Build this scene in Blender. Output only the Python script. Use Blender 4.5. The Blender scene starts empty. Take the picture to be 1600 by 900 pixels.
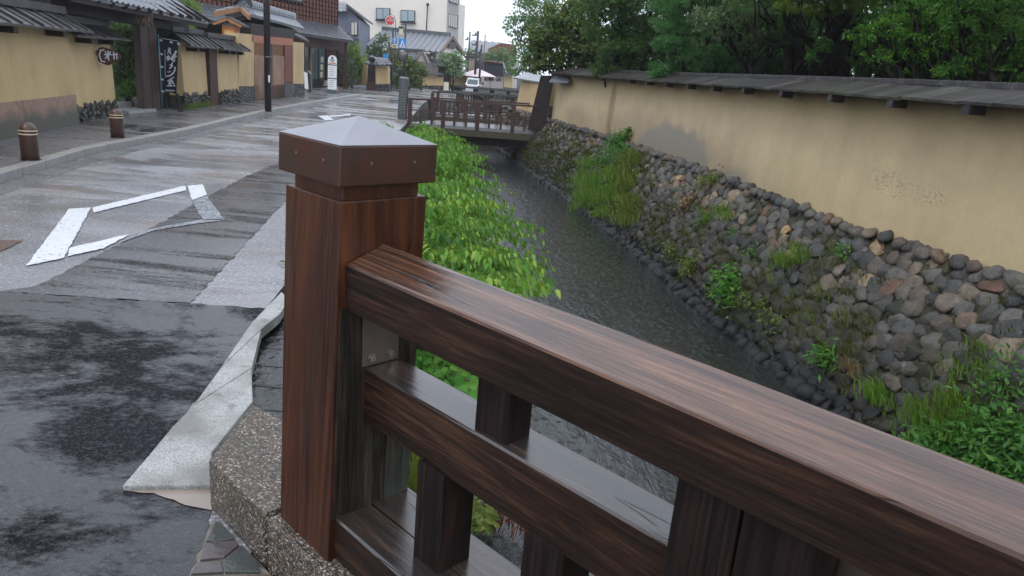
import bpy, bmesh, math, random
import numpy as np
from mathutils import Vector, Matrix
S = bpy.context.scene
COL = S.collection
# ------------------------------------------------------------------ camera
CF, CPITCH, CROLL, CH = 1129.66, 0.28857, 0.08789, 1.6
_cp, _sp = math.cos(CPITCH), math.sin(CPITCH)
_f = np.array([0, _cp, -_sp]); _u = np.array([0, _sp, _cp]); _r = np.array([1., 0, 0])
_c, _s = math.cos(CROLL), math.sin(CROLL)
CR = _c * _r + _s * _u; CU = -_s * _r + _c * _u; CW = _f
cd = bpy.data.cameras.new('camera'); cam = bpy.data.objects.new('camera', cd); COL.objects.link(cam)
cd.sensor_width = 36; cd.lens = 36 * CF / 1600; cd.clip_end = 2000; cd.clip_start = .02
mw = Matrix.Identity(4)
for i in range(3):
    mw[i][0] = CR[i]; mw[i][1] = CU[i]; mw[i][2] = -CW[i]
mw[2][3] = CH
cam.matrix_world = mw
S.camera = cam
# ------------------------------------------------------------------ world and light (overcast, raining)
W = bpy.data.worlds.new('World'); S.world = W; W.use_nodes = True
nt = W.node_tree; nt.nodes.clear()
out = nt.nodes.new('ShaderNodeOutputWorld'); bg = nt.nodes.new('ShaderNodeBackground')
sky = nt.nodes.new('ShaderNodeTexSky'); sky.sky_type = 'NISHITA'; sky.sun_disc = False
SUN_EL, SUN_ROT = math.radians(58), math.radians(200)
sky.sun_elevation = SUN_EL; sky.sun_rotation = SUN_ROT; sky.air_density = 1; sky.dust_density = 2; sky.ozone_density = 1
tc = nt.nodes.new('ShaderNodeTexCoord'); no = nt.nodes.new('ShaderNodeTexNoise'); no.inputs['Scale'].default_value = 2.2; no.inputs['Detail'].default_value = 5
rp = nt.nodes.new('ShaderNodeValToRGB'); rp.color_ramp.elements[0].position = .3; rp.color_ramp.elements[1].position = .7
rp.color_ramp.elements[0].color = (10.2, 11.4, 13.6, 1); rp.color_ramp.elements[1].color = (14.8, 15.8, 17.6, 1)
mx = nt.nodes.new('ShaderNodeMix'); mx.data_type = 'RGBA'; mx.inputs[0].default_value = .88
nt.links.new(tc.outputs['Generated'], no.inputs['Vector']); nt.links.new(no.outputs['Fac'], rp.inputs[0])
nt.links.new(sky.outputs[0], mx.inputs[6]); nt.links.new(rp.outputs[0], mx.inputs[7])
nt.links.new(mx.outputs[2], bg.inputs['Color']); bg.inputs['Strength'].default_value = .085
nt.links.new(bg.outputs[0], out.inputs[0])
sl = bpy.data.lights.new('sun', 'SUN'); sl.energy = .6; sl.angle = math.radians(25); sl.color = (1, .97, .92)
so = bpy.data.objects.new('sun', sl); COL.objects.link(so)
so.rotation_euler = (math.radians(32), 0, math.radians(-20))
S.view_settings.view_transform = 'Standard'; S.view_settings.look = 'None'; S.view_settings.gamma = 1
S.view_settings.exposure = 0.36
S.cycles.max_bounces = 6; S.cycles.diffuse_bounces = 2; S.cycles.glossy_bounces = 3; S.cycles.transmission_bounces = 3
S.cycles.volume_bounces = 1; S.cycles.transparent_max_bounces = 6
S.cycles.use_denoising = True

random.seed(7); rng = np.random.default_rng(7)
# ------------------------------------------------------------------ picture helpers: a pixel of the photo -> a point in the place
def ray(px, py): return CW + CR * (px - 800) / CF - CU * (py - 450) / CF
O = np.array([0, 0, CH])
def gz(px, py, z=0.):
    D = ray(px, py); return O + D * ((z - CH) / D[2])
def gy(px, py, Y):
    D = ray(px, py); return O + D * (Y / D[1])
def gv(px, py, A, B):       # on the vertical plane through ground points A and B
    D = ray(px, py); n = np.array([-(B[1] - A[1]), B[0] - A[0]])
    t = (n @ (np.array(A[:2]) - O[:2])) / (n @ D[:2]); return O + D * t
def proj(P):
    P = np.asarray(P, float) - O; d = P @ CW
    return np.stack([800 + CF * (P @ CR) / d, 450 - CF * (P @ CU) / d], -1)
# ------------------------------------------------------------------ materials
class MT:
    def __init__(s, name, rough=.6, color=(.5, .5, .5), spec=.5, metal=0.):
        s.m = bpy.data.materials.new(name); s.m.use_nodes = True; s.t = s.m.node_tree
        s.b = s.t.nodes['Principled BSDF']; s.set(rough=rough, color=color, spec=spec, metal=metal); s._tc = None
    def set(s, rough=None, color=None, spec=None, metal=None):
        if rough is not None: s.inp(s.b, 'Roughness', rough)
        if color is not None: s.inp(s.b, 'Base Color', color)
        if spec is not None: s.inp(s.b, 'Specular IOR Level', spec)
        if metal is not None: s.inp(s.b, 'Metallic', metal)
    def inp(s, n, k, v):
        if isinstance(v, bpy.types.NodeSocket): s.t.links.new(v, n.inputs[k])
        elif isinstance(v, tuple) and len(v) == 3 and n.inputs[k].type == 'RGBA': n.inputs[k].default_value = (*v, 1)
        else: n.inputs[k].default_value = v
    def N(s, typ, **kw):
        n = s.t.nodes.new(typ)
        for k, v in kw.items(): setattr(n, k, v)
        return n
    def co(s, sc=(1, 1, 1), rot=(0, 0, 0), loc=(0, 0, 0)):
        if s._tc is None: s._tc = s.N('ShaderNodeTexCoord')
        mp = s.N('ShaderNodeMapping'); mp.inputs['Scale'].default_value = sc; mp.inputs['Rotation'].default_value = rot; mp.inputs['Location'].default_value = loc
        s.t.links.new(s._tc.outputs['Object'], mp.inputs['Vector']); return mp.outputs[0]
    def noise(s, scale, detail=4, rough=.55, vec=None, dist=0., **kw):
        n = s.N('ShaderNodeTexNoise'); n.inputs['Scale'].default_value = scale; n.inputs['Detail'].default_value = detail
        n.inputs['Roughness'].default_value = rough; n.inputs['Distortion'].default_value = dist
        s.t.links.new(vec if vec is not None else s.co(**kw), n.inputs['Vector']); return n.outputs['Fac']
    def vor(s, scale, feature='F1', vec=None, rnd=1., out='Distance', **kw):
        n = s.N('ShaderNodeTexVoronoi', feature=feature); n.inputs['Scale'].default_value = scale; n.inputs['Randomness'].default_value = rnd
        s.t.links.new(vec if vec is not None else s.co(**kw), n.inputs['Vector']); return n.outputs[out]
    def ramp(s, f, pts, interp='LINEAR'):
        n = s.N('ShaderNodeValToRGB'); cr = n.color_ramp; cr.interpolation = interp
        while len(cr.elements) < len(pts): cr.elements.new(.5)
        for e, (p, c) in zip(cr.elements, pts):
            e.position = p; e.color = (*c, 1) if isinstance(c, tuple) else (c, c, c, 1)
        s.t.links.new(f, n.inputs[0]); return n.outputs[0]
    def mix(s, f, a, b, blend='MIX'):
        n = s.N('ShaderNodeMix', data_type='RGBA', blend_type=blend)
        s.inp(n, 0, f); s.inp(n, 6, a); s.inp(n, 7, b); return n.outputs[2]
    def math(s, op, a, b=0., clamp=False):
        n = s.N('ShaderNodeMath', operation=op, use_clamp=clamp); s.inp(n, 0, a); s.inp(n, 1, b); return n.outputs[0]
    def attr(s, name, out='Fac'):
        n = s.N('ShaderNodeAttribute', attribute_name=name); return n.outputs[out]
    def xyz(s, **kw):
        n = s.N('ShaderNodeSeparateXYZ'); s.t.links.new(s.co(**kw), n.inputs[0]); return n.outputs
    def bump(s, h, dist=.01, strength=1., prev=None):
        n = s.N('ShaderNodeBump'); n.inputs['Strength'].default_value = strength; n.inputs['Distance'].default_value = dist
        s.t.links.new(h, n.inputs['Height'])
        if prev is not None: s.t.links.new(prev, n.inputs['Normal'])
        s.t.links.new(n.outputs[0], s.b.inputs['Normal']); return n.outputs[0]
    def ell(s, o, a, b, ca, cb, ra, rb, amp=.35, nz=None, soft=.15):   # soft noisy ellipse on axes a and b
        x = s.math('DIVIDE', s.math('SUBTRACT', o[a], ca), ra); y = s.math('DIVIDE', s.math('SUBTRACT', o[b], cb), rb)
        d = s.math('SQRT', s.math('ADD', s.math('MULTIPLY', x, x), s.math('MULTIPLY', y, y)))
        if nz is not None: d = s.math('ADD', d, s.math('MULTIPLY', s.math('SUBTRACT', nz, .5), amp * 2))
        return s.ramp(d, [(max(0, .9 - soft), 1.), (.9 + soft * .3, 0.)])

def simple(name, color, rough=.5, var=.25, scale=8, bump=0., spec=.5, metal=0., bscale=40):
    if rough >= .4: spec = .18
    m = MT(name, rough, color, spec, metal)
    n = m.noise(scale, 5)
    m.set(color=m.mix(n, tuple(c * (1 - var) for c in color), tuple(min(1, c * (1 + var)) for c in color)))
    if bump: m.bump(m.noise(bscale, 4), bump, .6)
    return m.m

def asphalt(name, dark, light, specks, r0, r1, film, puddle_scale=(.35, 1.1, 1), thr=.5, brown=None, s1=.3):
    """wet asphalt: aggregate, ripple of rain, patches where the water film stands; dark reflections and glitter painted into the colour"""
    m = MT(name)
    agg = m.noise(170, 2); agg2 = m.vor(95, rnd=1)
    base = m.mix(m.noise(1.3, 4), dark, light); base = m.mix(m.ramp(m.noise(.8, 5, .65, sc=(.6, 1.4, 1), loc=(7, 3, 0)), [(.40, .55), (.58, 0.)]), base, tuple(x * .35 for x in dark))  # dark patches painted into the base stand in for dark reflections
    sp = m.ramp(agg, [(.56, 0.), (.66, 1.)])
    base = m.mix(m.math('MULTIPLY', sp, specks), base, (.55, .55, .56))
    base = m.mix(m.math('MULTIPLY', m.ramp(m.noise(44, 4, .8), [(.52, 0.), (.62, .9)]), specks), base, (.62, .63, .66))  # glitter of the rain-splashed surface painted in as pale specks
    if brown: base = m.mix(m.ramp(m.noise(.55, 4, sc=(.7, 1.6, 1)), [(.53, 0.), (.66, .55)]), base, brown)
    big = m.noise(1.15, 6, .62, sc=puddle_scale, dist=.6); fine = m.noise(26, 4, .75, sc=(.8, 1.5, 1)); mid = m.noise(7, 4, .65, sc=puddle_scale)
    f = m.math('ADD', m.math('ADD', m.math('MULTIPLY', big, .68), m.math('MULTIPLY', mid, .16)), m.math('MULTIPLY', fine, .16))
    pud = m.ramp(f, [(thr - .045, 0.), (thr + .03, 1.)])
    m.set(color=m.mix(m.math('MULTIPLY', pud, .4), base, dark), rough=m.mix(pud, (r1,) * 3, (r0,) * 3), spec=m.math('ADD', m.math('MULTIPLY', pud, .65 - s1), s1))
    rough_h = m.math('MULTIPLY', m.math('SUBTRACT', 1., m.math('MULTIPLY', pud, film)), m.math('ADD', agg, m.math('MULTIPLY', agg2, -.8)))
    b = m.bump(rough_h, .0036, .9)
    m.bump(m.noise(38, 3, .6, sc=(1.6, .8, 1), dist=1.), .0016, .8, prev=b)
    return m.m

M = {}
M['asphalt_light'] = asphalt('worn_grey_asphalt_wet', (.14, .138, .148), (.26, .255, .265), .85, .07, .36, .8, puddle_scale=(.4, 1.0, 1), thr=.50, brown=(.16, .095, .06), s1=.4)
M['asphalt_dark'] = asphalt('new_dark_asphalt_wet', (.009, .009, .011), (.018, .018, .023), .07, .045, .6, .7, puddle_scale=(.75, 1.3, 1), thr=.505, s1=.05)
M['asphalt_trench'] = asphalt('dark_trench_asphalt_wet', (.010, .008, .008), (.03, .024, .022), .3, .045, .6, .9, puddle_scale=(.35, 2.0, 1), thr=.48, brown=(.05, .028, .02), s1=.06)
M['pavement'] = asphalt('sidewalk_wet', (.085, .08, .085), (.13, .12, .12), .5, .12, .38, .8, thr=.52)

m = MT('road_paint', .45, (.78, .79, .8)); w = m.ramp(m.noise(30, 6, .7), [(.36, 0.), (.43, 1.)])
m.set(color=m.mix(w, (.16, .16, .17), (.72, .73, .75)), rough=.32); m.bump(m.noise(90, 3), .002, .6); M['paint'] = m.m
m = MT('road_paint_worn', .3, (.6, .62, .65)); w = m.ramp(m.noise(7, 6, .7, sc=(3.2, 1, 1), dist=1.2), [(.36, 0.), (.66, 1.)])
m.set(color=m.mix(w, (.05, .053, .056), (.38, .42, .45)), rough=.22); m.bump(m.noise(60, 3), .003, .6); M['paint_worn'] = m.m

m = MT('gutter_concrete_wet'); a = m.noise(150, 3); o = m.xyz()
c = m.mix(m.ramp(a, [(.38, 0.), (.62, 1.)]), (.26, .26, .25), (.56, .56, .54))
c = m.mix(m.ramp(m.noise(3, 4), [(.4, 0.), (.62, .75)]), c, (.17, .165, .15)); c = m.mix(m.ramp(m.noise(14, 5, .7), [(.55, 0.), (.68, .6)]), c, (.12, .12, .10))
m.set(color=c, rough=.38); m.bump(m.math('ADD', a, m.noise(12, 4)), .006, .9); M['gutter'] = m.m
m = MT('exposed_aggregate'); v = m.vor(125, out='Color'); d = m.vor(125)
sep = m.N('ShaderNodeSeparateColor'); m.t.links.new(v, sep.inputs[0])
c = m.ramp(sep.outputs[0], [(0., (.055, .045, .04)), (.3, (.09, .068, .05)), (.55, (.16, .128, .10)), (.8, (.22, .14, .075)), (.97, (.46, .42, .37))])
c = m.mix(m.ramp(d, [(.45, 0.), (.75, 1.)]), c, (.05, .045, .04))
c = m.mix(m.ramp(m.noise(5, 4), [(.5, 0.), (.75, .6)]), c, (.05, .06, .03))
m.set(color=c, rough=.27, spec=.6); m.bump(m.math('SUBTRACT', 1., d), .006, .9); M['aggregate'] = m.m
M['kerb'] = simple('kerb_granite', (.30, .29, .28), .35, .4, 14, .004)
m = MT('crazy_paving'); v = m.vor(1, out='Color'); M['crazy1'] = simple('slate_green', (.06, .068, .062), .12, .5, 12, .004)
M['crazy2'] = simple('slate_purple', (.09, .075, .075), .12, .5, 12, .004)
M['mortar'] = simple('paving_mortar', (.16, .13, .10), .15, .4, 20, .004)
M['dark_wet'] = simple('dark_wet_bank', (.006, .005, .005), .22, .6, 10, .03, bscale=14)
M['earth'] = simple('garden_earth', (.03, .026, .02), .8, .5, 4, .03)

def wood(name, axis, cols, rough=.35, freq=16, crack=.5, spec=.5, stretch=.05, moss=None, coat=0., bumpd=.004, crackf=1.):
    m = MT(name); sc = [1, 1, 1]; sc[axis] = stretch; sc = tuple(sc)
    warp = m.noise(2.5, 2, sc=tuple(x * 1.5 for x in sc))
    vec = m.N('ShaderNodeVectorMath', operation='ADD'); m.t.links.new(m.co(sc=sc), vec.inputs[0])
    sv = m.N('ShaderNodeVectorMath', operation='SCALE'); cmb = m.N('ShaderNodeCombineXYZ')
    for i in range(3): m.t.links.new(warp, cmb.inputs[i])
    m.t.links.new(cmb.outputs[0], sv.inputs[0]); sv.inputs['Scale'].default_value = .12; m.t.links.new(sv.outputs[0], vec.inputs[1])
    g1 = m.noise(freq, 6, .65, vec=vec.outputs[0]); g2 = m.noise(freq * 4.5, 4, .7, vec=vec.outputs[0]); big = m.noise(1.6, 3, sc=(1, 1, 1))
    g = m.math('ADD', m.math('MULTIPLY', g1, .5), m.math('MULTIPLY', g2, .5))
    c = m.ramp(g, [(p, k) for p, k in zip([.36, .46, .54, .64], cols)])
    c = m.mix(m.ramp(big, [(.35, .35), (.65, 0.)]), c, tuple(x * .45 for x in cols[0]))
    ck = m.ramp(m.noise(6 * crackf, 3, .5, vec=vec.outputs[0]), [(.497, 0.), (.5, 1.), (.503, 0.)])
    c = m.mix(m.math('MULTIPLY', ck, crack), c, (.006, .004, .004))
    if moss: c = m.mix(m.ramp(m.noise(3.2, 5, .6, sc=tuple(max(x, .4) for x in sc)), [(.50, 0.), (.66, moss[1])]), c, moss[0])
    m.set(color=c, rough=m.mix(g, (rough * .75,) * 3, (rough * 1.35,) * 3), spec=spec)
    h = m.math('SUBTRACT', g, m.math('MULTIPLY', ck, crack))
    m.bump(h, bumpd, .8)
    if coat:
        m.b.inputs['Coat Weight'].default_value = coat; m.b.inputs['Coat Roughness'].default_value = .18; m.b.inputs['Coat IOR'].default_value = 1.4
    return m.m
M['wood_post'] = wood('wet_red_brown_post_wood', 2, [(.028, .009, .006), (.055, .018, .009), (.085, .027, .011), (.13, .045, .015)], .30, 13, .7, spec=.3, stretch=.04, moss=((.05, .055, .035), .35), bumpd=.003)
M['wood_post_face'] = wood('wet_post_wood_greyed', 2, [(.010, .008, .006), (.024, .018, .013), (.05, .04, .03), (.09, .085, .07)], .5, 20, .7, spec=.2, moss=((.08, .10, .085), .6), bumpd=.004)
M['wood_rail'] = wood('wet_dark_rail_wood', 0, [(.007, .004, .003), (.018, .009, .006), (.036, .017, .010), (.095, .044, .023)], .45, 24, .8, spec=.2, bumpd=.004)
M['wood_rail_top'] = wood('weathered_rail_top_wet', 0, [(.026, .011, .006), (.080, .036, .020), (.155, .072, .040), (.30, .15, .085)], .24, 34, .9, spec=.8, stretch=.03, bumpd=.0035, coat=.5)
M['wood_edge'] = wood('worn_lit_rail_edge', 0, [(.035, .015, .009), (.08, .035, .018), (.17, .08, .04), (.32, .17, .09)], .35, 18, .5, spec=.4, stretch=.06, bumpd=.003)  # worn arris, with the orange light along the front edge painted in
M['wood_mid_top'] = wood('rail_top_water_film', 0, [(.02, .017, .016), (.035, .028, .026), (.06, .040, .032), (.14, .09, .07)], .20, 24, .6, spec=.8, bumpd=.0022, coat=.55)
M['wood_baluster'] = wood('wet_dark_baluster_wood', 2, [(.005, .003, .003), (.010, .006, .005), (.022, .012, .010), (.05, .026, .019)], .5, 18, .8, spec=.18, bumpd=.003)
m = MT('copper_cap_patina', .3, (.2, .1, .08), metal=.75)
c = m.mix(m.ramp(m.noise(5, 5, .6), [(.35, 0.), (.65, 1.)]), (.13, .05, .038), (.075, .06, .05))
c = m.mix(m.ramp(m.noise(11, 5, .7, sc=(1, 1, .4)), [(.55, 0.), (.72, .8)]), c, (.035, .045, .04))
m.set(color=c, rough=m.mix(m.noise(8, 4), (.22,) * 3, (.42,) * 3)); m.bump(m.noise(260, 2), .0006, .5); M['cap'] = m.m
m = MT('copper_cap_top_sky_sheen', .3, (.3, .27, .28), metal=.85)  # sky reflection on the copper put into the colour as pale blue-grey
m.set(color=m.mix(m.noise(6, 5), (.25, .245, .265), (.36, .355, .38)), rough=.32); m.bump(m.noise(320, 2), .001, .5); M['cap_top'] = m.m
M['steel'] = simple('stained_steel_plate', (.16, .13, .11), .42, .35, 9, .001, metal=.6)
M['bolt'] = simple('bolt_steel', (.30, .26, .22), .35, .3, 30, 0, metal=.9)

def plaster(name, base, extra=None, rough=.62):
    m = MT(name); n = m.noise(1.1, 5, .6); n2 = m.noise(22, 5, .65)
    c = m.mix(m.ramp(n, [(.3, 0.), (.7, 1.)]), tuple(x * .80 for x in base), tuple(x * 1.08 for x in base)); c = m.mix(m.ramp(m.noise(2.2, 5, .6, sc=(1, 1, .12)), [(.45, 0.), (.7, .3)]), c, tuple(x * .62 for x in base))
    c = m.mix(m.ramp(n2, [(.35, .22), (.55, 0.)]), c, tuple(x * .7 for x in base))
    if extra: c = extra(m, c)
    m.set(color=c, rough=rough, spec=.35); m.bump(m.math('ADD', n2, m.noise(160, 2)), .003, .5); return m.m
TAN = (.52, .40, .225)
def stains_right(m, c):
    o = m.xyz(); nz = m.noise(1.5, 6, .65); nz2 = m.noise(5, 6, .7)
    a = m.ell(o, 1, 2, 12.8, .45, 4.9, .80, .45, nz, .25)
    c = m.mix(m.math('MULTIPLY', a, .7), c, (.31, .23, .145))
    g = m.ell(o, 1, 2, 12.0, .45, 2.0, .68, .5, m.math('ADD', m.math('MULTIPLY', nz, .6), m.math('MULTIPLY', nz2, .4)), .12)
    c = m.mix(m.math('MULTIPLY', g, .8), c, (.205, .19, .155))
    g = m.ell(o, 1, 2, 9.5, .42, .9, .30, .4, nz2, .3); c = m.mix(m.math('MULTIPLY', g, .6), c, (.20, .185, .15))
    g = m.ell(o, 1, 2, 15.5, 1.1, .22, 1.0, .25, nz, .5); c = m.mix(m.math('MULTIPLY', g, .7), c, (.17, .12, .06))
    g = m.ell(o, 1, 2, 17.6, .7, 1.2, .40, .3, nz2, .5); c = m.mix(m.math('MULTIPLY', g, .55), c, (.26, .20, .12))
    sp = m.ramp(m.noise(26, 5, .7, sc=(1, 1, 2.2)), [(.53, 0.), (.6, 1.)])
    g = m.ell(o, 1, 2, 6.45, .95, .35, .16, .4, nz2, .4); g2 = m.ell(o, 1, 2, 5.95, .93, .22, .12, .4, nz2, .4)
    c = m.mix(m.math('MULTIPLY', m.math('MULTIPLY', m.math('MAXIMUM', g, g2), sp), .75), c, (.22, .17, .10))
    low = m.ell(o, 1, 2, 6, .36, 9, .14, .5, nz2, .6); c = m.mix(m.math('MULTIPLY', low, .35), c, (.28, .20, .10))
    return c
M['plaster_right'] = plaster('ochre_plaster_old', TAN, stains_right)
def stains_left(m, c):
    st = m.ramp(m.noise(3, 4, .6, sc=(1, 1, .15)), [(.5, 0.), (.75, .35)])
    return m.mix(st, c, (.36, .25, .12))
M['plaster'] = plaster('ochre_plaster', (.60, .435, .22), stains_left)
m = MT('tiled_wall_foot'); o = m.xyz(); nz = m.noise(2.5, 5, .6)
br = m.vor(4.5, feature='DISTANCE_TO_EDGE', rnd=.25, rot=(math.radians(45), 0, 0))
c = m.mix(nz, (.27, .16, .11), (.36, .24, .18)); c = m.mix(m.ramp(br, [(.02, .45), (.05, 0.)]), c, (.12, .08, .06))
mo = m.ramp(m.math('ADD', o[2], m.math('MULTIPLY', m.math('SUBTRACT', nz, .5), .35)), [(.30, 1.), (.48, 0.)])
c = m.mix(mo, c, m.mix(m.noise(30, 5, .7), (.05, .052, .04), (.16, .15, .12))); m.set(color=c, rough=.6); m.bump(br, .004, .6); M['foot'] = m.m

M['roof_board'] = wood('grey_roof_boards', 0, [(.020, .019, .019), (.038, .035, .036), (.065, .06, .062), (.12, .115, .12)], .42, 9, .6, spec=.35, stretch=.12, moss=((.05, .05, .03), .35), bumpd=.006)
m = MT('right_wall_roof_boards'); sc = (.35, 3.2, .35)
g = m.noise(2.6, 6, .65, sc=sc); g2 = m.noise(14, 5, .6, sc=sc)
c = m.ramp(g, [(.3, (.014, .013, .012)), (.5, (.034, .029, .024)), (.7, (.10, .092, .085))]); c = m.mix(m.ramp(m.noise(.8, 4), [(.52, 0.), (.68, .55)]), c, (.055, .06, .035))
m.set(color=c, rough=m.mix(g2, (.38,) * 3, (.75,) * 3), spec=.22); m.bump(m.math('ADD', g, g2), .008, .7); M['roof_right'] = m.m
M['dark_wood'] = simple('dark_timber', (.020, .013, .011), .5, .6, 10, .006)
M['brown_wood'] = simple('red_brown_timber', (.065, .026, .018), .45, .5, 10, .004)
M['gate_post_wood'] = wood('dark_red_gate_timber', 2, [(.012, .007, .006), (.03, .013, .010), (.06, .024, .018), (.09, .038, .026)], .5, 10, .6)
M['lintel'] = simple('pinkish_timber', (.40, .15, .085), .5, .3, 6, .003)
M['door_wood'] = wood('pale_door_timber', 2, [(.16, .085, .05), (.27, .15, .09), (.36, .21, .13), (.45, .28, .18)], .6, 10, .6)
M['far_board'] = simple('grey_brown_board', (.22, .16, .13), .6, .2, 8)
M['orange_wood'] = simple('orange_timber', (.42, .17, .06), .5, .3, 8, .003)
M['pale_wood'] = simple('pale_bargeboard', (.36, .20, .11), .5, .25, 8, .003)
M['brick_lattice'] = simple('red_lattice', (.19, .062, .040), .55, .5, 6, .006)
M['red_bridge'] = simple('red_brown_bridge_paint', (.058, .026, .021), .35, .35, 20, .002)
M['deck'] = simple('bridge_deck_wet', (.22, .22, .23), .25, .3, 6, .003)
M['deck_side'] = simple('mossy_concrete', (.075, .065, .045), .5, .5, 6, .01)
M['glass_grey'] = simple('window_glass', (.10, .16, .15), .08, .2, 3)
M['frame_dark'] = simple('window_frame', (.03, .03, .035), .4, .2, 8)
M['white_wall'] = simple('cream_render', (.82, .75, .67), .7, .05, 1.5, .002)
M['grey_wall'] = simple('grey_render', (.44, .41, .40), .7, .08, 2, .002)
M['blue_wall'] = simple('blue_grey_cladding', (.20, .22, .28), .6, .1, 3, .002)
M['pale_wall'] = simple('pale_house_wall', (.62, .57, .52), .7, .1, 3, .002)
M['metal_dark'] = simple('dark_painted_steel', (.022, .018, .018), .35, .3, 20, .001)
M['bollard'] = simple('brown_bollard_paint', (.075, .036, .026), .28, .35, 14, .001)
M['band'] = simple('cream_band', (.62, .52, .36), .4, .1, 10)
M['white'] = simple('white_enamel', (.80, .80, .80), .35, .05, 6)
M['sign_red'] = simple('sign_red', (.72, .07, .08), .4, .08, 6)
M['sign_blue'] = simple('sign_blue', (.05, .28, .68), .4, .08, 6)
M['sign_pale'] = simple('sign_cream', (.70, .62, .42), .5, .08, 6)
M['sign_text'] = simple('sign_lettering', (.09, .08, .09), .5, .1, 6)
M['sign_orange'] = simple('sign_orange_text', (.55, .20, .10), .5, .1, 6)
M['navy'] = simple('navy_cloth', (.012, .014, .028), .75, .3, 10, .002)
M['cloth_white'] = simple('white_print', (.55, .57, .62), .75, .1, 10)
M['teal_pole'] = simple('teal_pole', (.10, .28, .34), .35, .1, 10)
M['stone_pillar'] = simple('dark_granite', (.07, .08, .085), .3, .35, 30, .003)
M['pale_board'] = simple('cream_board', (.72, .66, .50), .5, .05, 6)
M['car_silver'] = simple('silver_car_paint', (.52, .55, .58), .2, .05, 3, metal=.4)
M['car_glass'] = simple('car_glass', (.09, .12, .13), .06, .1, 3)
M['tyre'] = simple('tyre_rubber', (.02, .02, .02), .7, .2, 10)
M['awning'] = simple('pinkish_parasol_cloth', (.74, .62, .64), .6, .05, 4)
M['cafe'] = simple('cafe_fence', (.42, .37, .35), .6, .08, 3)
M['black_wall'] = simple('black_board_wall', (.035, .037, .045), .55, .2, 6, .01)
M['rust_roof'] = simple('rust_roof', (.20, .095, .07), .6, .2, 4)
M['straw'] = simple('bundled_twigs', (.22, .17, .13), .8, .5, 20, .01)
M['tail_red'] = simple('tail_lamp', (.4, .03, .03), .2, .1, 6)
m = MT('kawara_tile_wet'); n = m.noise(3, 4); c = m.mix(n, (.05, .055, .062), (.12, .125, .14)); m.set(color=c, rough=.24, spec=.7); M['tile'] = m.m
m = MT('kawara_tile_pale'); n = m.noise(3, 4); c = m.mix(n, (.15, .16, .18), (.26, .27, .30)); m.set(color=c, rough=.28, spec=.7); M['tile_pale'] = m.m

# water
m = MT('canal_water', .04, (.018, .02, .018), .7)
m.set(color=m.mix(m.noise(1.2, 4), (.012, .013, .012), (.030, .030, .025)), spec=.8)
b = m.bump(m.noise(6, 4, .6, sc=(1.2, .5, 1), dist=.6), .03, .6)
rv = m.ramp(m.vor(16, out='Distance'), [(0., 1.), (.10, 0.), (.16, .8), (.26, 0.), (.33, .35), (.42, 0.)])
b = m.bump(rv, .006, .6, prev=b); m.bump(m.noise(70, 3, .6), .0035, .8, prev=b)
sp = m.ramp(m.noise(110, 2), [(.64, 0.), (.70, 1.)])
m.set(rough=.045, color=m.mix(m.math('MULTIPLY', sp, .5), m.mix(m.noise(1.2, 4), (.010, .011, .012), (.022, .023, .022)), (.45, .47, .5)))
M['water'] = m.m

def leafm(name, c0, c1, c2, rough=.38, trans=.35):
    m = MT(name); t = m.attr('tint')
    c = m.ramp(t, [(0., c0), (.5, c1), (1., c2)]); m.set(color=c, rough=rough + .08, spec=.28)
    tr = m.N('ShaderNodeBsdfTranslucent'); m.inp(tr, 'Color', m.mix(.5, c, (c[0] if False else (c2[0] * 1.2, c2[1] * 1.3, c2[2] * .6))))
    ms = m.N('ShaderNodeMixShader'); ms.inputs[0].default_value = trans
    o = m.t.nodes['Material Output']; m.t.links.new(m.b.outputs[0], ms.inputs[1]); m.t.links.new(tr.outputs[0], ms.inputs[2]); m.t.links.new(ms.outputs[0], o.inputs[0])
    return m.m
L = {}
L['shrub'] = leafm('bright_bank_leaves', (.025, .10, .015), (.10, .27, .032), (.34, .47, .07), .36, .25)
L['vine'] = leafm('round_vine_leaves', (.03, .13, .02), (.08, .25, .03), (.20, .36, .05), .42, .35)
L['grass'] = leafm('bank_grass', (.05, .14, .015), (.11, .26, .03), (.26, .32, .06), .45, .35)
L['fern'] = leafm('yellow_fern', (.05, .09, .015), (.12, .18, .03), (.28, .28, .06), .45, .35)
L['moss'] = leafm('moss_blades', (.028, .035, .008), (.07, .085, .012), (.14, .15, .02), .6, .2)
L['herb'] = leafm('bank_herb', (.03, .10, .02), (.07, .20, .035), (.14, .30, .05), .4, .35)
L['dry'] = leafm('dry_stems', (.10, .05, .03), (.22, .14, .07), (.42, .32, .18), .6, .2)
L['dark'] = leafm('dark_evergreen', (.022, .060, .014), (.060, .135, .032), (.14, .24, .055), .45, .35)
L['pine'] = leafm('soft_conifer', (.03, .10, .032), (.08, .21, .065), (.16, .33, .10), .5, .3)
L['maple'] = leafm('maple_green', (.03, .065, .012), (.075, .13, .025), (.20, .24, .045), .4, .35)
L['oak'] = leafm('bright_oak', (.025, .085, .012), (.068, .20, .021), (.17, .33, .036), .38, .35)
L['lime'] = leafm('lime_leaves', (.06, .14, .02), (.16, .27, .03), (.34, .38, .06), .4, .4)
L['far'] = leafm('distant_leaves', (.08, .17, .07), (.15, .27, .11), (.24, .36, .15), .5, .35)
L['grey'] = leafm('grey_green', (.05, .085, .04), (.10, .155, .07), (.20, .26, .12), .42, .25)
L['bamboo'] = leafm('bamboo_leaves', (.10, .19, .03), (.19, .31, .06), (.34, .42, .12), .45, .4)
M['green_stem'] = simple('green_stem', (.10, .20, .04), .5, .3, 10)
M['bark'] = wood('wet_bark', 2, [(.006, .005, .004), (.013, .010, .008), (.024, .018, .014), (.045, .036, .03)], .65, 10, .8, spec=.12, stretch=.25, bumpd=.02)
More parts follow.
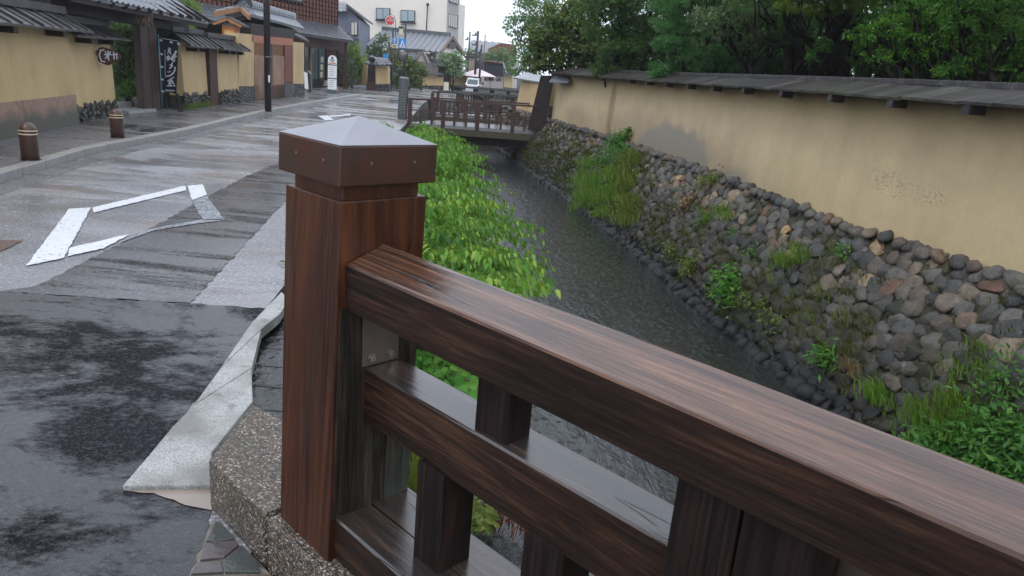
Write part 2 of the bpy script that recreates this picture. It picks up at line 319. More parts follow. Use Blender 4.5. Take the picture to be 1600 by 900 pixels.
# stones
m = MT('river_stones'); t = m.attr('tint'); wv = m.attr('wet')
c = m.ramp(t, [(0., (.024, .023, .022)), (.18, (.078, .076, .072)), (.34, (.165, .155, .135)), (.5, (.13, .10, .078)), (.64, (.25, .20, .15)), (.78, (.17, .09, .055)), (.9, (.28, .22, .16)), (1., (.50, .33, .15))])
n = m.noise(14, 6, .7); c = m.mix(m.ramp(n, [(.35, .55), (.6, 0.)]), c, (.02, .02, .02)); c = m.mix(m.ramp(m.noise(45, 3), [(.6, 0.), (.72, .35)]), c, (.30, .29, .27))
mo = m.ramp(m.math('ADD', m.noise(1.9, 5, .65), m.math('MULTIPLY', m.noise(18, 4), .22)), [(.53, 0.), (.61, .92)])
c = m.mix(m.math('MULTIPLY', mo, m.attr('mossy')), c, m.mix(m.noise(60, 3), (.020, .020, .006), (.075, .070, .016)))
c = m.mix(wv, c, (.018, .018, .019)); m.set(color=c, rough=m.mix(wv, (.5,) * 3, (.2,) * 3), spec=.26); m.bump(m.math('ADD', n, m.noise(90, 3)), .012, .8); M['stone'] = m.m
m = MT('revetment_core'); c = m.mix(m.noise(3, 5), (.016, .014, .009), (.045, .045, .015)); m.set(color=c, rough=.7); m.bump(m.noise(20, 5), .03, .8); M['core'] = m.m
m = MT('small_stone_foot'); v = m.vor(9, out='Color'); d = m.vor(9, feature='DISTANCE_TO_EDGE'); sep = m.N('ShaderNodeSeparateColor'); m.t.links.new(v, sep.inputs[0]); c = m.ramp(sep.outputs[0], [(0., (.03, .032, .036)), (.5, (.08, .08, .085)), (1., (.16, .15, .14))]); c = m.mix(m.ramp(d, [(.03, 1.), (.10, 0.)]), c, (.012, .011, .010)); m.set(color=c, rough=.5, spec=.25); m.bump(m.ramp(d, [(0., 0.), (.2, 1.)]), .03, .9); M['stone_foot'] = m.m

# ------------------------------------------------------------------ object helpers
def link(name, me, mat=None, parent=None):
    o = bpy.data.objects.new(name, me); COL.objects.link(o)
    if mat is not None:
        for k in (mat if isinstance(mat, (list, tuple)) else [mat]): me.materials.append(k)
    if parent is not None: o.parent = parent
    return o
def tag(o, label=None, cat=None, group=None, kind=None):
    if label: o['label'] = label
    if cat: o['category'] = cat
    if group: o['group'] = group
    if kind: o['kind'] = kind
    return o
def thing(name, label, cat, loc=(0, 0, 0), rz=0, group=None):
    o = bpy.data.objects.new(name, None); COL.objects.link(o); o.location = tuple(float(x) for x in loc); o.rotation_euler = (0, 0, rz); o.empty_display_size = .1
    return tag(o, label, cat, group)
def rel(o, parent):   # parent a world-space mesh to an Empty that stands elsewhere
    o.parent = parent; o.matrix_parent_inverse = Matrix.LocRotScale(parent.location, parent.rotation_euler, None).inverted(); return o
class MB:
    """collects shapes, builds ONE mesh"""
    def __init__(s): s.bm = bmesh.new(); s.mi = 0
    def slab(s, pts, vec):
        vec = Vector([float(x) for x in vec]); a = [s.bm.verts.new([float(c) for c in p]) for p in pts]; b = [s.bm.verts.new(Vector([float(c) for c in p]) + vec) for p in pts]
        fs = [s.bm.faces.new(a), s.bm.faces.new(b[::-1])]; n = len(a)
        for i in range(n): fs.append(s.bm.faces.new([a[i], b[i], b[(i + 1) % n], a[(i + 1) % n]]))
        for f in fs: f.material_index = s.mi
        return s
    def face(s, pts):
        f = s.bm.faces.new([s.bm.verts.new([float(c) for c in p]) for p in pts]); f.material_index = s.mi; return s
    def box(s, x0, x1, y0, y1, z0, z1): return s.slab([(x0, y0, z0), (x1, y0, z0), (x1, y1, z0), (x0, y1, z0)], (0, 0, z1 - z0))
    def beam(s, a, b, w, h, up=(0, 0, 1)):
        a = Vector([float(x) for x in a]); b = Vector([float(x) for x in b]); d = (b - a).normalized(); u = Vector(up); sd = d.cross(u)
        if sd.length < 1e-4: sd = Vector((1, 0, 0))
        sd.normalize(); u = sd.cross(d).normalized(); sd *= w / 2; u *= h / 2
        return s.slab([a - sd - u, a + sd - u, a + sd + u, a - sd + u], b - a)
    def tube(s, pts, rad, n=10, cap=True):
        pts = [Vector([float(x) for x in p]) for p in pts]; rings = []
        if not hasattr(rad, '__len__'): rad = [rad] * len(pts)
        for i, p in enumerate(pts):
            d = (pts[min(i + 1, len(pts) - 1)] - pts[max(i - 1, 0)]).normalized(); a = d.orthogonal().normalized() if abs(d.z) < .9 else Vector((1, 0, 0)).cross(d).normalized(); b = d.cross(a)
            rings.append([s.bm.verts.new(p + (a * math.cos(2 * math.pi * k / n) + b * math.sin(2 * math.pi * k / n)) * rad[i]) for k in range(n)])
        for r0, r1 in zip(rings, rings[1:]):
            for k in range(n):
                f = s.bm.faces.new([r0[k], r0[(k + 1) % n], r1[(k + 1) % n], r1[k]]); f.smooth = True; f.material_index = s.mi
        if cap:
            for r in (rings[0][::-1], rings[-1]): s.bm.faces.new(r).material_index = s.mi
        return s
    def build(s, name, mat=None, parent=None, bevel=0., recalc=True):
        if recalc: bmesh.ops.recalc_face_normals(s.bm, faces=s.bm.faces)
        if bevel:
            bmesh.ops.bevel(s.bm, geom=[e for e in s.bm.edges if e.is_manifold and e.calc_face_angle(0) > .5], offset=bevel, segments=2, affect='EDGES', profile=.6)
        me = bpy.data.meshes.new(name); s.bm.to_mesh(me); s.bm.free(); return link(name, me, mat, parent)
def npmesh(name, V, Fq, mat=None, parent=None, attrs=None, smooth=False):
    me = bpy.data.meshes.new(name); V = np.ascontiguousarray(V, np.float32); Fq = np.ascontiguousarray(Fq, np.int32); nf, k = Fq.shape
    me.vertices.add(len(V)); me.vertices.foreach_set('co', V.ravel()); me.loops.add(nf * k); me.loops.foreach_set('vertex_index', Fq.ravel())
    me.polygons.add(nf); me.polygons.foreach_set('loop_start', np.arange(0, nf * k, k, dtype=np.int32)); me.polygons.foreach_set('loop_total', np.full(nf, k, np.int32))
    if smooth: me.polygons.foreach_set('use_smooth', np.ones(nf, bool))
    for n, a in (attrs or {}).items():
        at = me.attributes.new(n, 'FLOAT', 'FACE'); at.data.foreach_set('value', np.ascontiguousarray(a, np.float32))
    me.update(calc_edges=True); return link(name, me, mat, parent)
def nrm(a): return a / np.maximum(np.linalg.norm(a, axis=-1, keepdims=True), 1e-9)
def leaves(pos, ax, up, ln, wd, tint, fold=.25, ovate=False):
    """leaf blades: arrays of verts and quads. ax = blade axis, up = rough normal"""
    ax = nrm(ax); sd = nrm(np.cross(ax, up)); nn = nrm(np.cross(sd, ax)); ln = np.broadcast_to(np.asarray(ln, float), (len(pos),))[:, None]; wd = ln * wd
    t = pos + ax * ln
    if ovate:
        a1 = pos + ax * ln * .28; a2 = pos + ax * ln * .66 - nn * ln * .05; t = t - nn * ln * .16
        r1 = a1 + sd * wd * .5 + nn * wd * fold; l1 = a1 - sd * wd * .5 + nn * wd * fold; r2 = a2 + sd * wd * .34 + nn * wd * fold * .6; l2 = a2 - sd * wd * .34 + nn * wd * fold * .6
        V = np.stack([pos, r1, r2, t, l2, l1], 1).reshape(-1, 3); b = np.arange(len(pos))[:, None] * 6
        Fq = np.concatenate([b + np.array([[0, 1, 2, 3]]), b + np.array([[0, 3, 4, 5]])], 1).reshape(-1, 4); T = np.repeat(tint, 2)
    else:
        m = pos + ax * ln * .45; r = m + sd * wd * .5 + nn * wd * fold; l = m - sd * wd * .5 + nn * wd * fold
        V = np.stack([pos, r, t, l], 1).reshape(-1, 3); b = np.arange(len(pos))[:, None] * 4; Fq = b + np.array([[0, 1, 2, 3]]); T = tint
    return V, Fq, T
def joinm(parts):
    Vs, Fs, Ts, o = [], [], [], 0
    for V, Fq, T in parts: Vs.append(V); Fs.append(Fq + o); Ts.append(T); o += len(V)
    return np.concatenate(Vs), np.concatenate(Fs), np.concatenate(Ts)
def cluster(c, R, leaf, style='broad', squash=.75, cover=3.2, tint0=.0, K=None):
    """one foliage mass of many small leaf clumps"""
    c = np.asarray(c, float); K = K or int(14 + 26 * min(R, 1.2)); 
    d = nrm(rng.normal(size=(K, 3))); sc = c + d * R * rng.uniform(.35, 1., (K, 1)) ** .6 * np.array([1, 1, squash]); sr = R * rng.uniform(.20, .42, K)
    ra = {'broad': .34, 'pine': .10, 'maple': .40, 'fine': .22}[style]
    n = int(cover * math.pi * R * R / (ra * leaf * leaf)); n = min(n, 26000)
    k = rng.integers(0, K, n); dd = nrm(rng.normal(size=(n, 3))); dd[:, 2] = np.where(dd[:, 2] < -.35, -dd[:, 2], dd[:, 2])
    pos = sc[k] + dd * (sr[k] * rng.uniform(.55, 1.1, n))[:, None] * np.array([1, 1, .8 if style != 'pine' else .55])
    tint = np.clip(.42 + .28 * rng.normal(size=K)[k] * .6 + .16 * rng.normal(size=n) + .22 * dd[:, 2] * 0 + tint0, 0, 1)
    if style == 'pine':
        ax = nrm(dd * .8 + np.array([0, 0, -.35]) + rng.normal(size=(n, 3)) * .45); up = rng.normal(size=(n, 3)); return leaves(pos, ax, up, leaf * 1.8 * rng.uniform(.7, 1.2, n), .13, tint, 0)
    ax = nrm(dd * .5 + rng.normal(size=(n, 3)) * .7 + np.array([0, 0, -.45])); up = nrm(dd + rng.normal(size=(n, 3)) * .5 + np.array([0, 0, .7]))
    return leaves(pos, ax, up, leaf * rng.uniform(.7, 1.3, n), {'broad': .55, 'maple': .75, 'fine': .28}[style], tint, .2)
def branch_pts(a, b, n=5, wob=.06):
    a = np.array(a, float); b = np.array(b, float); t = np.linspace(0, 1, n)[:, None]; p = a + (b - a) * t; l = np.linalg.norm(b - a)
    p[1:-1] += rng.normal(size=(n - 2, 3)) * wob * l; p[:, 2] += (np.sin(t[:, 0] * math.pi) * .08 * l); return p
def tree(name, label, cat, base, clusters, lmat, leaf, style='broad', trunk=.12, group=None, cover=3.2, squash=.75, fork=.5, tint0=0., ends=None):
    """clusters: (centre xyz, radius)"""
    base = np.array(base, float); t = thing(name, label, cat, base, 0, group); mb = MB()
    cc = np.array([c for c, r in clusters]); top = cc.mean(0); fk = base + (top - base) * fork; fk[:2] = base[:2] + (top[:2] - base[:2]) * .25
    pts = branch_pts(base, fk, 5, .05); mb.tube(pts, np.linspace(trunk, trunk * .7, 5), 8)
    for c, r in clusters:
        e = np.array(c, float); mb.tube(branch_pts(pts[-1 - rng.integers(0, 2)], e, 5, .09), np.linspace(trunk * .4, trunk * .06, 5), 6)
        for _ in range(3):
            d = nrm(rng.normal(size=3)); mb.tube(branch_pts(e - (e - fk) * .3, e + d * r * .8, 4, .1), np.linspace(trunk * .16, .006, 4), 4)
    rel(mb.build('trunk', M['bark']), t)
    V, Fq, T = joinm([cluster(c, r, leaf, style, squash, cover, tint0) for c, r in clusters])
    rel(npmesh('crown', V, Fq, lmat, None, {'tint': T}), t); return t
def PC(lst, Y, jit=.0):   # (px, py, radius px[, Y]) -> (centre, radius m)
    o = []
    for q in lst:
        y = (q[3] if len(q) > 3 else Y) + random.uniform(-jit, jit); p = gy(q[0], q[1], y); o.append((p, q[2] * y / CF)); 
    return o
# a unit rock set
def ico(sub):
    bm = bmesh.new(); bmesh.ops.create_icosphere(bm, subdivisions=sub, radius=1); V = np.array([v.co[:] for v in bm.verts]); Fc = np.array([[v.index for v in f.verts] for f in bm.faces]); bm.free(); return V, Fc
ICO = {s: ico(s) for s in (1, 2, 3)}
def rocks(P, Nn, Tn, sz, tint, wet, mossy, sub=2, asp=None, thick=.46):
    """rounded, slightly faceted stones; P centres, Nn outward normals, Tn tangents, sz (n,) or (n,2)"""
    V0, F0 = ICO[sub]; n = len(P); B = np.cross(Nn, Tn); Vs = np.empty((n, len(V0), 3))
    sz = np.asarray(sz); sz = np.stack([sz, sz], 1) if sz.ndim == 1 else sz
    for i in range(n):
        V = V0.copy()
        for _ in range(9):   # cut facets
            d = nrm(rng.normal(size=3)); h = rng.uniform(.52, .88); q = V @ d; V -= np.outer(np.maximum(q - h, 0) * .93, d)
        V *= (1 + .05 * rng.normal(size=(len(V0), 1))) if sub > 1 else 1
        a = rng.uniform(-.5, .5); ca, sa = math.cos(a), math.sin(a); x = V[:, 0] * sz[i, 0]; y = V[:, 1] * sz[i, 1]
        x, y = x * ca - y * sa, x * sa + y * ca
        Vs[i] = P[i] + Tn[i] * x[:, None] + B[i] * y[:, None] + Nn[i] * (V[:, 2] * min(sz[i]) * thick * 1.15)[:, None]
    Fq = (F0[None] + (np.arange(n) * len(V0))[:, None, None]).reshape(-1, 3); k = len(F0)
    return Vs.reshape(-1, 3), Fq, {'tint': np.repeat(tint, k), 'wet': np.repeat(wet, k), 'mossy': np.repeat(mossy, k)}
def relax(p, w, h, it=12, minr=None):
    """spread points on a w x h rectangle"""
    r = math.sqrt(w * h / len(p)) * 1.05
    for _ in range(it):
        g = {}
        for i, (x, y) in enumerate(p): g.setdefault((int(x / r), int(y / r)), []).append(i)
        mv = np.zeros_like(p)
        for i, (x, y) in enumerate(p):
            cx, cy = int(x / r), int(y / r)
            for a in (-1, 0, 1):
                for b in (-1, 0, 1):
                    for j in g.get((cx + a, cy + b), ()):
                        if j != i:
                            d = p[i] - p[j]; q = math.hypot(*d)
                            if 1e-6 < q < r: mv[i] += d / q * (r - q) * .35
        p += mv; p[:, 0] = np.clip(p[:, 0], 0, w); p[:, 1] = np.clip(p[:, 1], 0, h)
    return p
def stone_tints(n):
    return np.clip(np.where(rng.random(n) < .12, rng.uniform(.6, .86, n), rng.beta(1.7, 2.4, n) * .72), 0, 1)
# rain haze: one closed box of thin air
hz = bpy.data.meshes.new('haze'); _b = bmesh.new(); bmesh.ops.create_cube(_b, size=1); _b.to_mesh(hz); _b.free()
hzo = bpy.data.objects.new('haze', hz); COL.objects.link(hzo); hzo.scale = (220, 190, 40); hzo.location = (0, 50, 17.5); hzo['kind'] = 'stuff'; hzo['label'] = 'thin grey rain haze in the air of the street'
hm = bpy.data.materials.new('haze_air'); hm.use_nodes = True; _t = hm.node_tree; _t.nodes.clear(); _o = _t.nodes.new('ShaderNodeOutputMaterial'); _v = _t.nodes.new('ShaderNodeVolumePrincipled')
_v.inputs['Color'].default_value = (.92, .94, 1, 1); _v.inputs['Density'].default_value = .0008; _t.links.new(_v.outputs[0], _o.inputs['Volume']); hz.materials.append(hm)
#@@SETTING
# ------------------------------------------------------------------ THE SETTING
BANK = [(-.70, -4), (-.72, 1.6), (-.86, 2.55), (-1.2, 3.0), (-1.40, 3.6), (-1.54, 4.1), (-1.57, 4.6), (-1.62, 5.0), (-1.95, 8), (-2.6, 13), (-3.3, 20.5), (-4.3, 30), (-5.6, 44), (-6.5, 60)]
KERB = [(-3.9, -6), (-4.5, 1), (-5.05, 4.5), (-5.57, 7.63), (-6.04, 10), (-6.2, 13.3), (-6.87, 19.6), (-7.3, 27), (-7.5, 34)]
BASEL = [(6.2, -6), (4.6, .5), (4.05, 2.6), (3.55, 4.91), (3.13, 6.61), (2.8, 8.69), (2.45, 11.61), (1.81, 14.99), (.62, 19.54), (-.25, 22.8), (-1.3, 27), (-3.2, 38), (-4.6, 60)]
WATL = [(5.2, -6), (3.9, .5), (3.35, 2.6), (2.72, 4.9), (2.53, 5.9), (2.12, 8.21), (1.82, 10.3), (1.34, 13.02), (.53, 17.), (-.1, 20), (-.9, 24), (-3.9, 38), (-5.6, 60)]
def ip(L_, y): return float(np.interp(y, [p[1] for p in L_], [p[0] for p in L_]))
def sheet(name, left, right, ys, z, mat, kind='structure'):
    V = []; 
    for y in ys: V += [(left(y), y, z), (right(y), y, z)]
    Fq = [[2 * i, 2 * i + 1, 2 * i + 3, 2 * i + 2] for i in range(len(ys) - 1)]
    o = npmesh(name, V, Fq, mat); o['kind'] = kind; return o
YS = np.concatenate([np.linspace(-6, 30, 60), np.linspace(31, 60, 12)])
ground = npmesh('ground', [(-900, 60, -.03), (900, 60, -.03), (900, 1500, -.03), (-900, 1500, -.03), (-900, -60, -.03), (-10.8, -60, -.03), (-10.8, 60, -.03)], [[0, 1, 2, 3], [4, 5, 6, 0]], M['earth']); ground['kind'] = 'structure'
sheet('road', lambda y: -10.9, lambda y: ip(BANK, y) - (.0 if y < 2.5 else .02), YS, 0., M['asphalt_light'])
mb = MB()
for a, b in zip(KERB, KERB[1:]):
    pass
sheet('road_end', lambda y: -10.9, lambda y: 14, [36.5, 60], .004, M['asphalt_light'])
sheet('sidewalk', lambda y: -10.8, lambda y: ip(KERB, y) - .16, np.linspace(-6, 34, 40), .1, M['pavement'])
canal_bed = sheet('canal_bed', lambda y: -9, lambda y: 14, [-6, 60], -1.25, M['dark_wet'])
# water with a fine grid so that it may ripple
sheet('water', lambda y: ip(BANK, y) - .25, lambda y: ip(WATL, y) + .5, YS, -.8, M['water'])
garden = sheet('garden_ground', lambda y: ip(BASEL, y) + .3, lambda y: 60, YS, .42, M['earth'])
def ribbon(line, w0, w1, z0, z1, seg, gap, name, mat, cap_bevel=.012, ys=None, kind='structure'):
    """kerb stones set end to end along a line, small joints between them"""
    pts = np.array(line, float); d = np.linalg.norm(np.diff(pts, axis=0), axis=1); s = np.concatenate([[0], np.cumsum(d)]); mbk = MB(); n = int(s[-1] / seg)
    at = lambda q: np.array([np.interp(q, s, pts[:, 0]), np.interp(q, s, pts[:, 1])])
    for i in range(n):
        a, b = at(i * seg), at((i + 1) * seg - gap); t = (b - a) / np.linalg.norm(b - a); nn = np.array([t[1], -t[0]]); jz = random.uniform(-.004, .004)
        q = [a + nn * w0, a + nn * w1, b + nn * w1, b + nn * w0]
        mbk.slab([(p[0], p[1], z0) for p in q], (0, 0, z1 - z0 + jz))
    o = mbk.build(name, mat, None, cap_bevel); o['kind'] = kind; return o
ribbon(KERB, -.16, 0., -.02, .105, .62, .012, 'kerb', M['kerb'])
ribbon([(x, y) for x, y in KERB], .0, .30, -.02, .006, 1.2, .01, 'gutter', M['pavement'], .004)
def ragged(pts, step, j):
    o = []
    for a, b in zip(pts, pts[1:] + pts[:1]):
        n = max(1, min(60, int(np.linalg.norm(b - a) / step)))
        for k in range(n): p = a + (b - a) * k / n; o.append(p + (np.array([random.uniform(-j, j), random.uniform(-j, j), 0]) if k else 0))
    return o
def flat(name, pix, z, mat, sub=0):
    pts = [gz(x, y, z) for x, y in pix]; pts = ragged(pts, .05, .014) if name == 'road_patch' else ragged(pts, .03, .006); o = MB().face(pts).build(name, mat, recalc=False)
    if o.data.polygons[0].normal.z < 0: o.data.flip_normals()
    o['kind'] = 'structure'; return o
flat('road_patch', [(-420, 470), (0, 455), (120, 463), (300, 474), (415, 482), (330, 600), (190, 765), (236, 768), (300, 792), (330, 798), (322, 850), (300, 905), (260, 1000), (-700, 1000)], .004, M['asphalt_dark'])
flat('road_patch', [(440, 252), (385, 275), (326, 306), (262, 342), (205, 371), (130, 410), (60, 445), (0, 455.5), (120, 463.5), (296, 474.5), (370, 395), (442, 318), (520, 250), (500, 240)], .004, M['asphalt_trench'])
flat('road_stain', [(-20, 375), (37, 375), (2, 392), (-20, 393)], .006, simple('rusty_cover', (.10, .05, .035), .3, .4, 20, .002))
# painted marks
for nm, pix, mt in [('road_marking', [(108, 326), (142, 324), (122, 362), (99, 403), (41, 415), (58, 392)], 'paint'),
                    ('road_marking', [(144, 324), (289, 290), (291, 297), (146, 332)], 'paint'),
                    ('road_marking', [(293, 290), (317, 288), (323, 304), (300, 313)], 'paint'),
                    ('road_marking', [(109, 387), (204, 365), (162, 388), (106, 400)], 'paint'),
                    ('road_marking', [(300, 314), (323, 305), (350, 343), (316, 342)], 'paint_worn'),
                    ('road_marking', [(206, 365), (262, 352), (316, 343), (350, 344), (300, 350), (240, 360), (190, 378)], 'paint_worn'),
                    ('road_marking', [(497, 181), (512, 180), (522, 187), (508, 188)], 'paint'),
                    ('road_marking', [(514, 181), (548, 178), (548, 180), (516, 183)], 'paint')]:
    flat(nm, pix, .009, M[mt])
# gutter slabs of washed concrete beside the bridge kerb
gl = [(440, 458), (395, 505), (345, 578), (302, 637), (268, 672), (232, 716), (190, 765)]
gr = [(452, 470), (437, 494), (409, 517), (394, 578), (396, 630), (331, 712), (331, 764)]
GL = [gz(*p, .012) for p in gl]; GR = [gz(*p, .012) for p in gr]
mb = MB()
for i, j in [(0, 1), (1, 2), (2, 3), (3, 6)]:
    ring = [GL[k] for k in range(i, j + 1)] + [GR[k] for k in range(j, i - 1, -1)]
    c = sum(ring) / len(ring); ring = [p + (c - p) * .012 + np.array([0, 0, -.05]) for p in ring]; mb.slab(ring, (0, 0, .05 + .012 + random.uniform(0, .006)))
far_gl = [( -1.56 , 4.63)]
ys_ = np.linspace(7.2, 20, 22)
for a, b in zip(ys_, ys_[1:]): mb.slab([(ip(BANK, a) - .30, a, -.03), (ip(BANK, a) - .02, a, -.03), (ip(BANK, b) - .02, b - .01, -.03), (ip(BANK, b) - .30, b - .01, -.03)], (0, 0, .045))
o = mb.build('gutter', M['gutter'], None, .006); o['kind'] = 'structure'
flat('gutter_edge', [(190, 766), (331, 765), (331, 797), (300, 791), (240, 770)], .007, simple('bare_concrete', (.30, .24, .20), .3, .2, 9, .002))
# crazy paving of the bridge pavement
rg = [[(337, 819), (346, 822), (368, 846), (336, 852), (322, 850)], [(318, 853), (368, 849), (374, 856), (350, 876), (313, 880)], [(378, 857), (400, 880), (407, 899), (352, 899), (350, 880)], [(309, 884), (346, 881), (350, 899), (298, 902)], [(298, 906), (348, 903), (380, 940), (280, 960)], [(384, 905), (430, 905), (470, 960), (390, 950)]]
flat('pavement', [(335, 812), (420, 905), (520, 1010), (200, 1010), (296, 900)], .006, M['mortar'])
for i, pg in enumerate(rg):
    c = np.mean([gz(*p, 0) for p in pg], 0); o = MB().slab([gz(*p, .0) for p in pg], (0, 0, .014)).build('paving_stone', M['crazy2' if i in (1, 3) else 'crazy1'], None, .003)
    o['kind'] = 'structure'
# dark wet ledge between the gutter slabs and the canal
def bankled(y, d): return ip(BANK, y) + d
mb = MB(); ys_ = np.linspace(2.9, 5.2, 10)
for a, b in zip(ys_, ys_[1:]): mb.slab([(ip(BANK, a) - .02, a, -.34), (ip(BANK, a) + .34, a, -.34), (ip(BANK, b) + .34, b, -.34), (ip(BANK, b) - .02, b, -.34)], (0, 0, .28))
o = mb.build('bank_ledge', M['dark_wet'], None, .01); o['kind'] = 'structure'
# left bank wall
t = thing('canal_wall', 'low dark stone canal wall under the bright green bushes beside the road', 'wall', (-2.2, 9, -.8))
V = []; yy = np.linspace(-5, 44, 90)
for y in yy: V += [(ip(BANK, y) - .02, y, -.012), (ip(BANK, y) + .10, y, -.5), (ip(BANK, y) + .16, y, -1.2)]
Fq = [[3 * i + k, 3 * i + 3 + k, 3 * i + 4 + k, 3 * i + 1 + k] for i in range(len(yy) - 1) for k in (0, 1)]
rel(npmesh('wall_core', V, Fq, M['core']), t)
n = 260; p = relax(rng.random((n, 2)) * [24, .8], 24, .8, 8); p[:, 1] = np.maximum(p[:, 1], np.where(p[:, 0] < 8, .34, .14)); Y = p[:, 0] - 1; P = np.stack([[ip(BANK, y) + .05 + q * .14 for y, q in zip(Y, p[:, 1])], Y, -.06 - p[:, 1]], 1)
V, Fq, A = rocks(P, np.tile([.97, .1, .2], (n, 1)), np.tile([0, 1., 0], (n, 1)), rng.uniform(.12, .17, n), stone_tints(n) * .8, np.clip((-P[:, 2] - .5) * 2, 0, 1), rng.random(n), 2)
rel(npmesh('stones', V, Fq, M['stone'], None, A, True), t)

# ------------------------------------------------------------------ right bank: river-stone revetment
REV_Y0, REV_Y1 = -1., 25.
def rev(y, t): # t 0 at the plaster wall foot, 1 at the water
    yb = y + .0; a = np.array([ip(BASEL, yb), yb, .47]); b = np.array([ip(WATL, yb), yb, -.84]); q = a + (b - a) * t; q[0] -= .06 * math.sin(t * math.pi); return q
def revn(y):
    a, b = rev(y, .2), rev(y, .8); c, d = rev(y - .3, .5), rev(y + .3, .5); T = nrm(d - c); n = nrm(np.cross(T, b - a)); n = n if n[0] < 0 else -n; return n, T
rv_t = thing('stone_revetment', 'sloping bank of wet round river stones below the long ochre wall', 'stone bank', (2.2, 10, -.8))
V = []; yy = np.linspace(REV_Y0, REV_Y1, 110); tt = np.linspace(-.08, 1.15, 9)
for y in yy:
    n_, T_ = revn(y)
    for q in tt: V.append(rev(y, q) - n_ * .008)
k = len(tt); Fq = [[i * k + j, i * k + j + 1, (i + 1) * k + j + 1, (i + 1) * k + j] for i in range(len(yy) - 1) for j in range(k - 1)]
rel(npmesh('bank_core', V, Fq, M['core'], smooth=True), rv_t)
def field(y0, y1, sp, sub):
    w, h = y1 - y0, 1.38; n = int(w * h / (sp * sp * .80)); p = relax(rng.random((n, 2)) * [w, h], w, h, 18); P, Nn, Tn = [], [], []
    for a, b in p:
        y = y0 + a; n_, T_ = revn(y); P.append(rev(y, b / 1.42 + .015) - n_ * .006 * rng.random()); Nn.append(nrm(n_ + rng.normal(size=3) * .07)); Tn.append(T_)
    P, Nn, Tn = map(np.array, (P, Nn, Tn)); Tn = nrm(Tn - Nn * (Tn * Nn).sum(1, keepdims=True)); b = p[:, 1] / h
    tn = stone_tints(n); tn = np.where(b > .30, tn * .75, np.clip(tn * 1.1 + .07, 0, 1)); big_ = rng.random(n) < .16
    sz = np.stack([rng.uniform(.54, .80, n), rng.uniform(.48, .68, n)], 1) * sp * np.where(big_, 1.3, 1.)[:, None]
    tn = np.where((b < .3) & (rng.random(n) < .006) & ~big_, .99, tn)
    wet = np.clip((b - .25) * 1.3, 0, .55) * rng.uniform(.5, 1.1, n) + np.clip((b - .78) * 5, 0, .5); wet = np.clip(wet, 0, .93); mossy = np.clip((b - .22) * 3, 0, 1) * np.clip(rng.normal(.75, .3, n), 0, 1)
    m_ = n; q = rng.random((m_, 2)) * [w, h]; P2, N2, T2 = [], [], []   # small packing stones behind and between
    for a, b2 in q:
        n_, T_ = revn(y0 + a); P2.append(rev(y0 + a, b2 / 1.42) - n_ * .010); N2.append(n_); T2.append(T_)
    A1 = rocks(P, Nn, Tn, sz, tn, wet, mossy, sub); A2 = rocks(np.array(P2), np.array(N2), np.array(T2), rng.uniform(.045, .075, m_), stone_tints(m_) * .7, np.clip((q[:, 1] / h - .8) * 5, 0, 1), np.full(m_, .9), min(sub, 2))
    return np.concatenate([A1[0], A2[0]]), np.concatenate([A1[1], A2[1] + len(A1[0])]), {k: np.concatenate([A1[2][k], A2[2][k]]) for k in A1[2]}
for y0, y1, sp, sub in [(REV_Y0, 2.6, .165, 1), (2.6, 10.2, .150, 3), (10.2, 16, .148, 2), (16, REV_Y1, .15, 1)]:
    V, Fq, A = field(y0, y1, sp, sub); o = npmesh('stones', V, Fq, M['stone'], None, A, True); rel(o, rv_t)
# coping row of stones at the wall foot and the row standing in the water
def row(y0, y1, t, sp, szx, szy, lift, wet, nm, up, sub=3, mossy=0.):
    ys = []; y = y0
    while y < y1: ys.append(y); y += sp * random.uniform(.8, 1.2)
    n = len(ys); P, Nn, Tn = [], [], []
    for y in ys: n_, T_ = revn(y); P.append(rev(y, t + random.uniform(-.02, .02)) + n_ * lift); Nn.append(nrm(n_ + np.array([0, 0, up]))); Tn.append(T_)
    P, Nn, Tn = map(np.array, (P, Nn, Tn)); Tn = nrm(Tn - Nn * (Tn * Nn).sum(1, keepdims=True)); tn = stone_tints(n)
    V, Fq, A = rocks(P, Nn, Tn, np.stack([rng.uniform(*szx, n), rng.uniform(*szy, n)], 1) * 1.06, tn * (1 if wet < .5 else .5), np.full(n, wet), np.full(n, mossy), sub, thick=.7)
    rel(npmesh(nm, V, Fq, M['stone'], None, A, True), rv_t)
row(REV_Y0, REV_Y1, .0, .155, (.065, .105), (.06, .085), .03, 0., 'coping_stones', .5, 2)
row(REV_Y0, REV_Y1, .975, .13, (.06, .11), (.08, .14), .05, 1., 'water_stones', .25, 2)
SS = [(y, t) for y in np.linspace(2, 24, 221) for t in np.linspace(0, 1, 41)]; SP = np.array([rev(y, t) for y, t in SS]); SQ = proj(SP)
def onrev(px, py):
    i = np.argmin(((SQ - [px, py]) ** 2).sum(1)); return SP[i], revn(SS[i][0])[0]

# ------------------------------------------------------------------ long ochre wall on the right
wt = thing('plaster_wall', 'long ochre plaster wall with weathered board roof on the stone bank, grey repair stains', 'wall', (2.7, 9, .42))
V = []; yy = np.linspace(-4, 19.55, 80)
for y in yy:
    x = ip(BASEL, y) + .02; V += [(x, y, .30), (x + .05, y, 1.72), (x + .38, y, 1.72), (x + .40, y, .30)]
Fq = [[4 * i + k, 4 * i + 4 + k, 4 * i + 4 + (k + 1) % 4, 4 * i + (k + 1) % 4] for i in range(len(yy) - 1) for k in range(3)]
Fq += [[0, 1, 2, 3], [4 * len(yy) - 1, 4 * len(yy) - 2, 4 * len(yy) - 3, 4 * len(yy) - 4]]
rel(npmesh('wall', V, Fq, M['plaster_right']), wt)
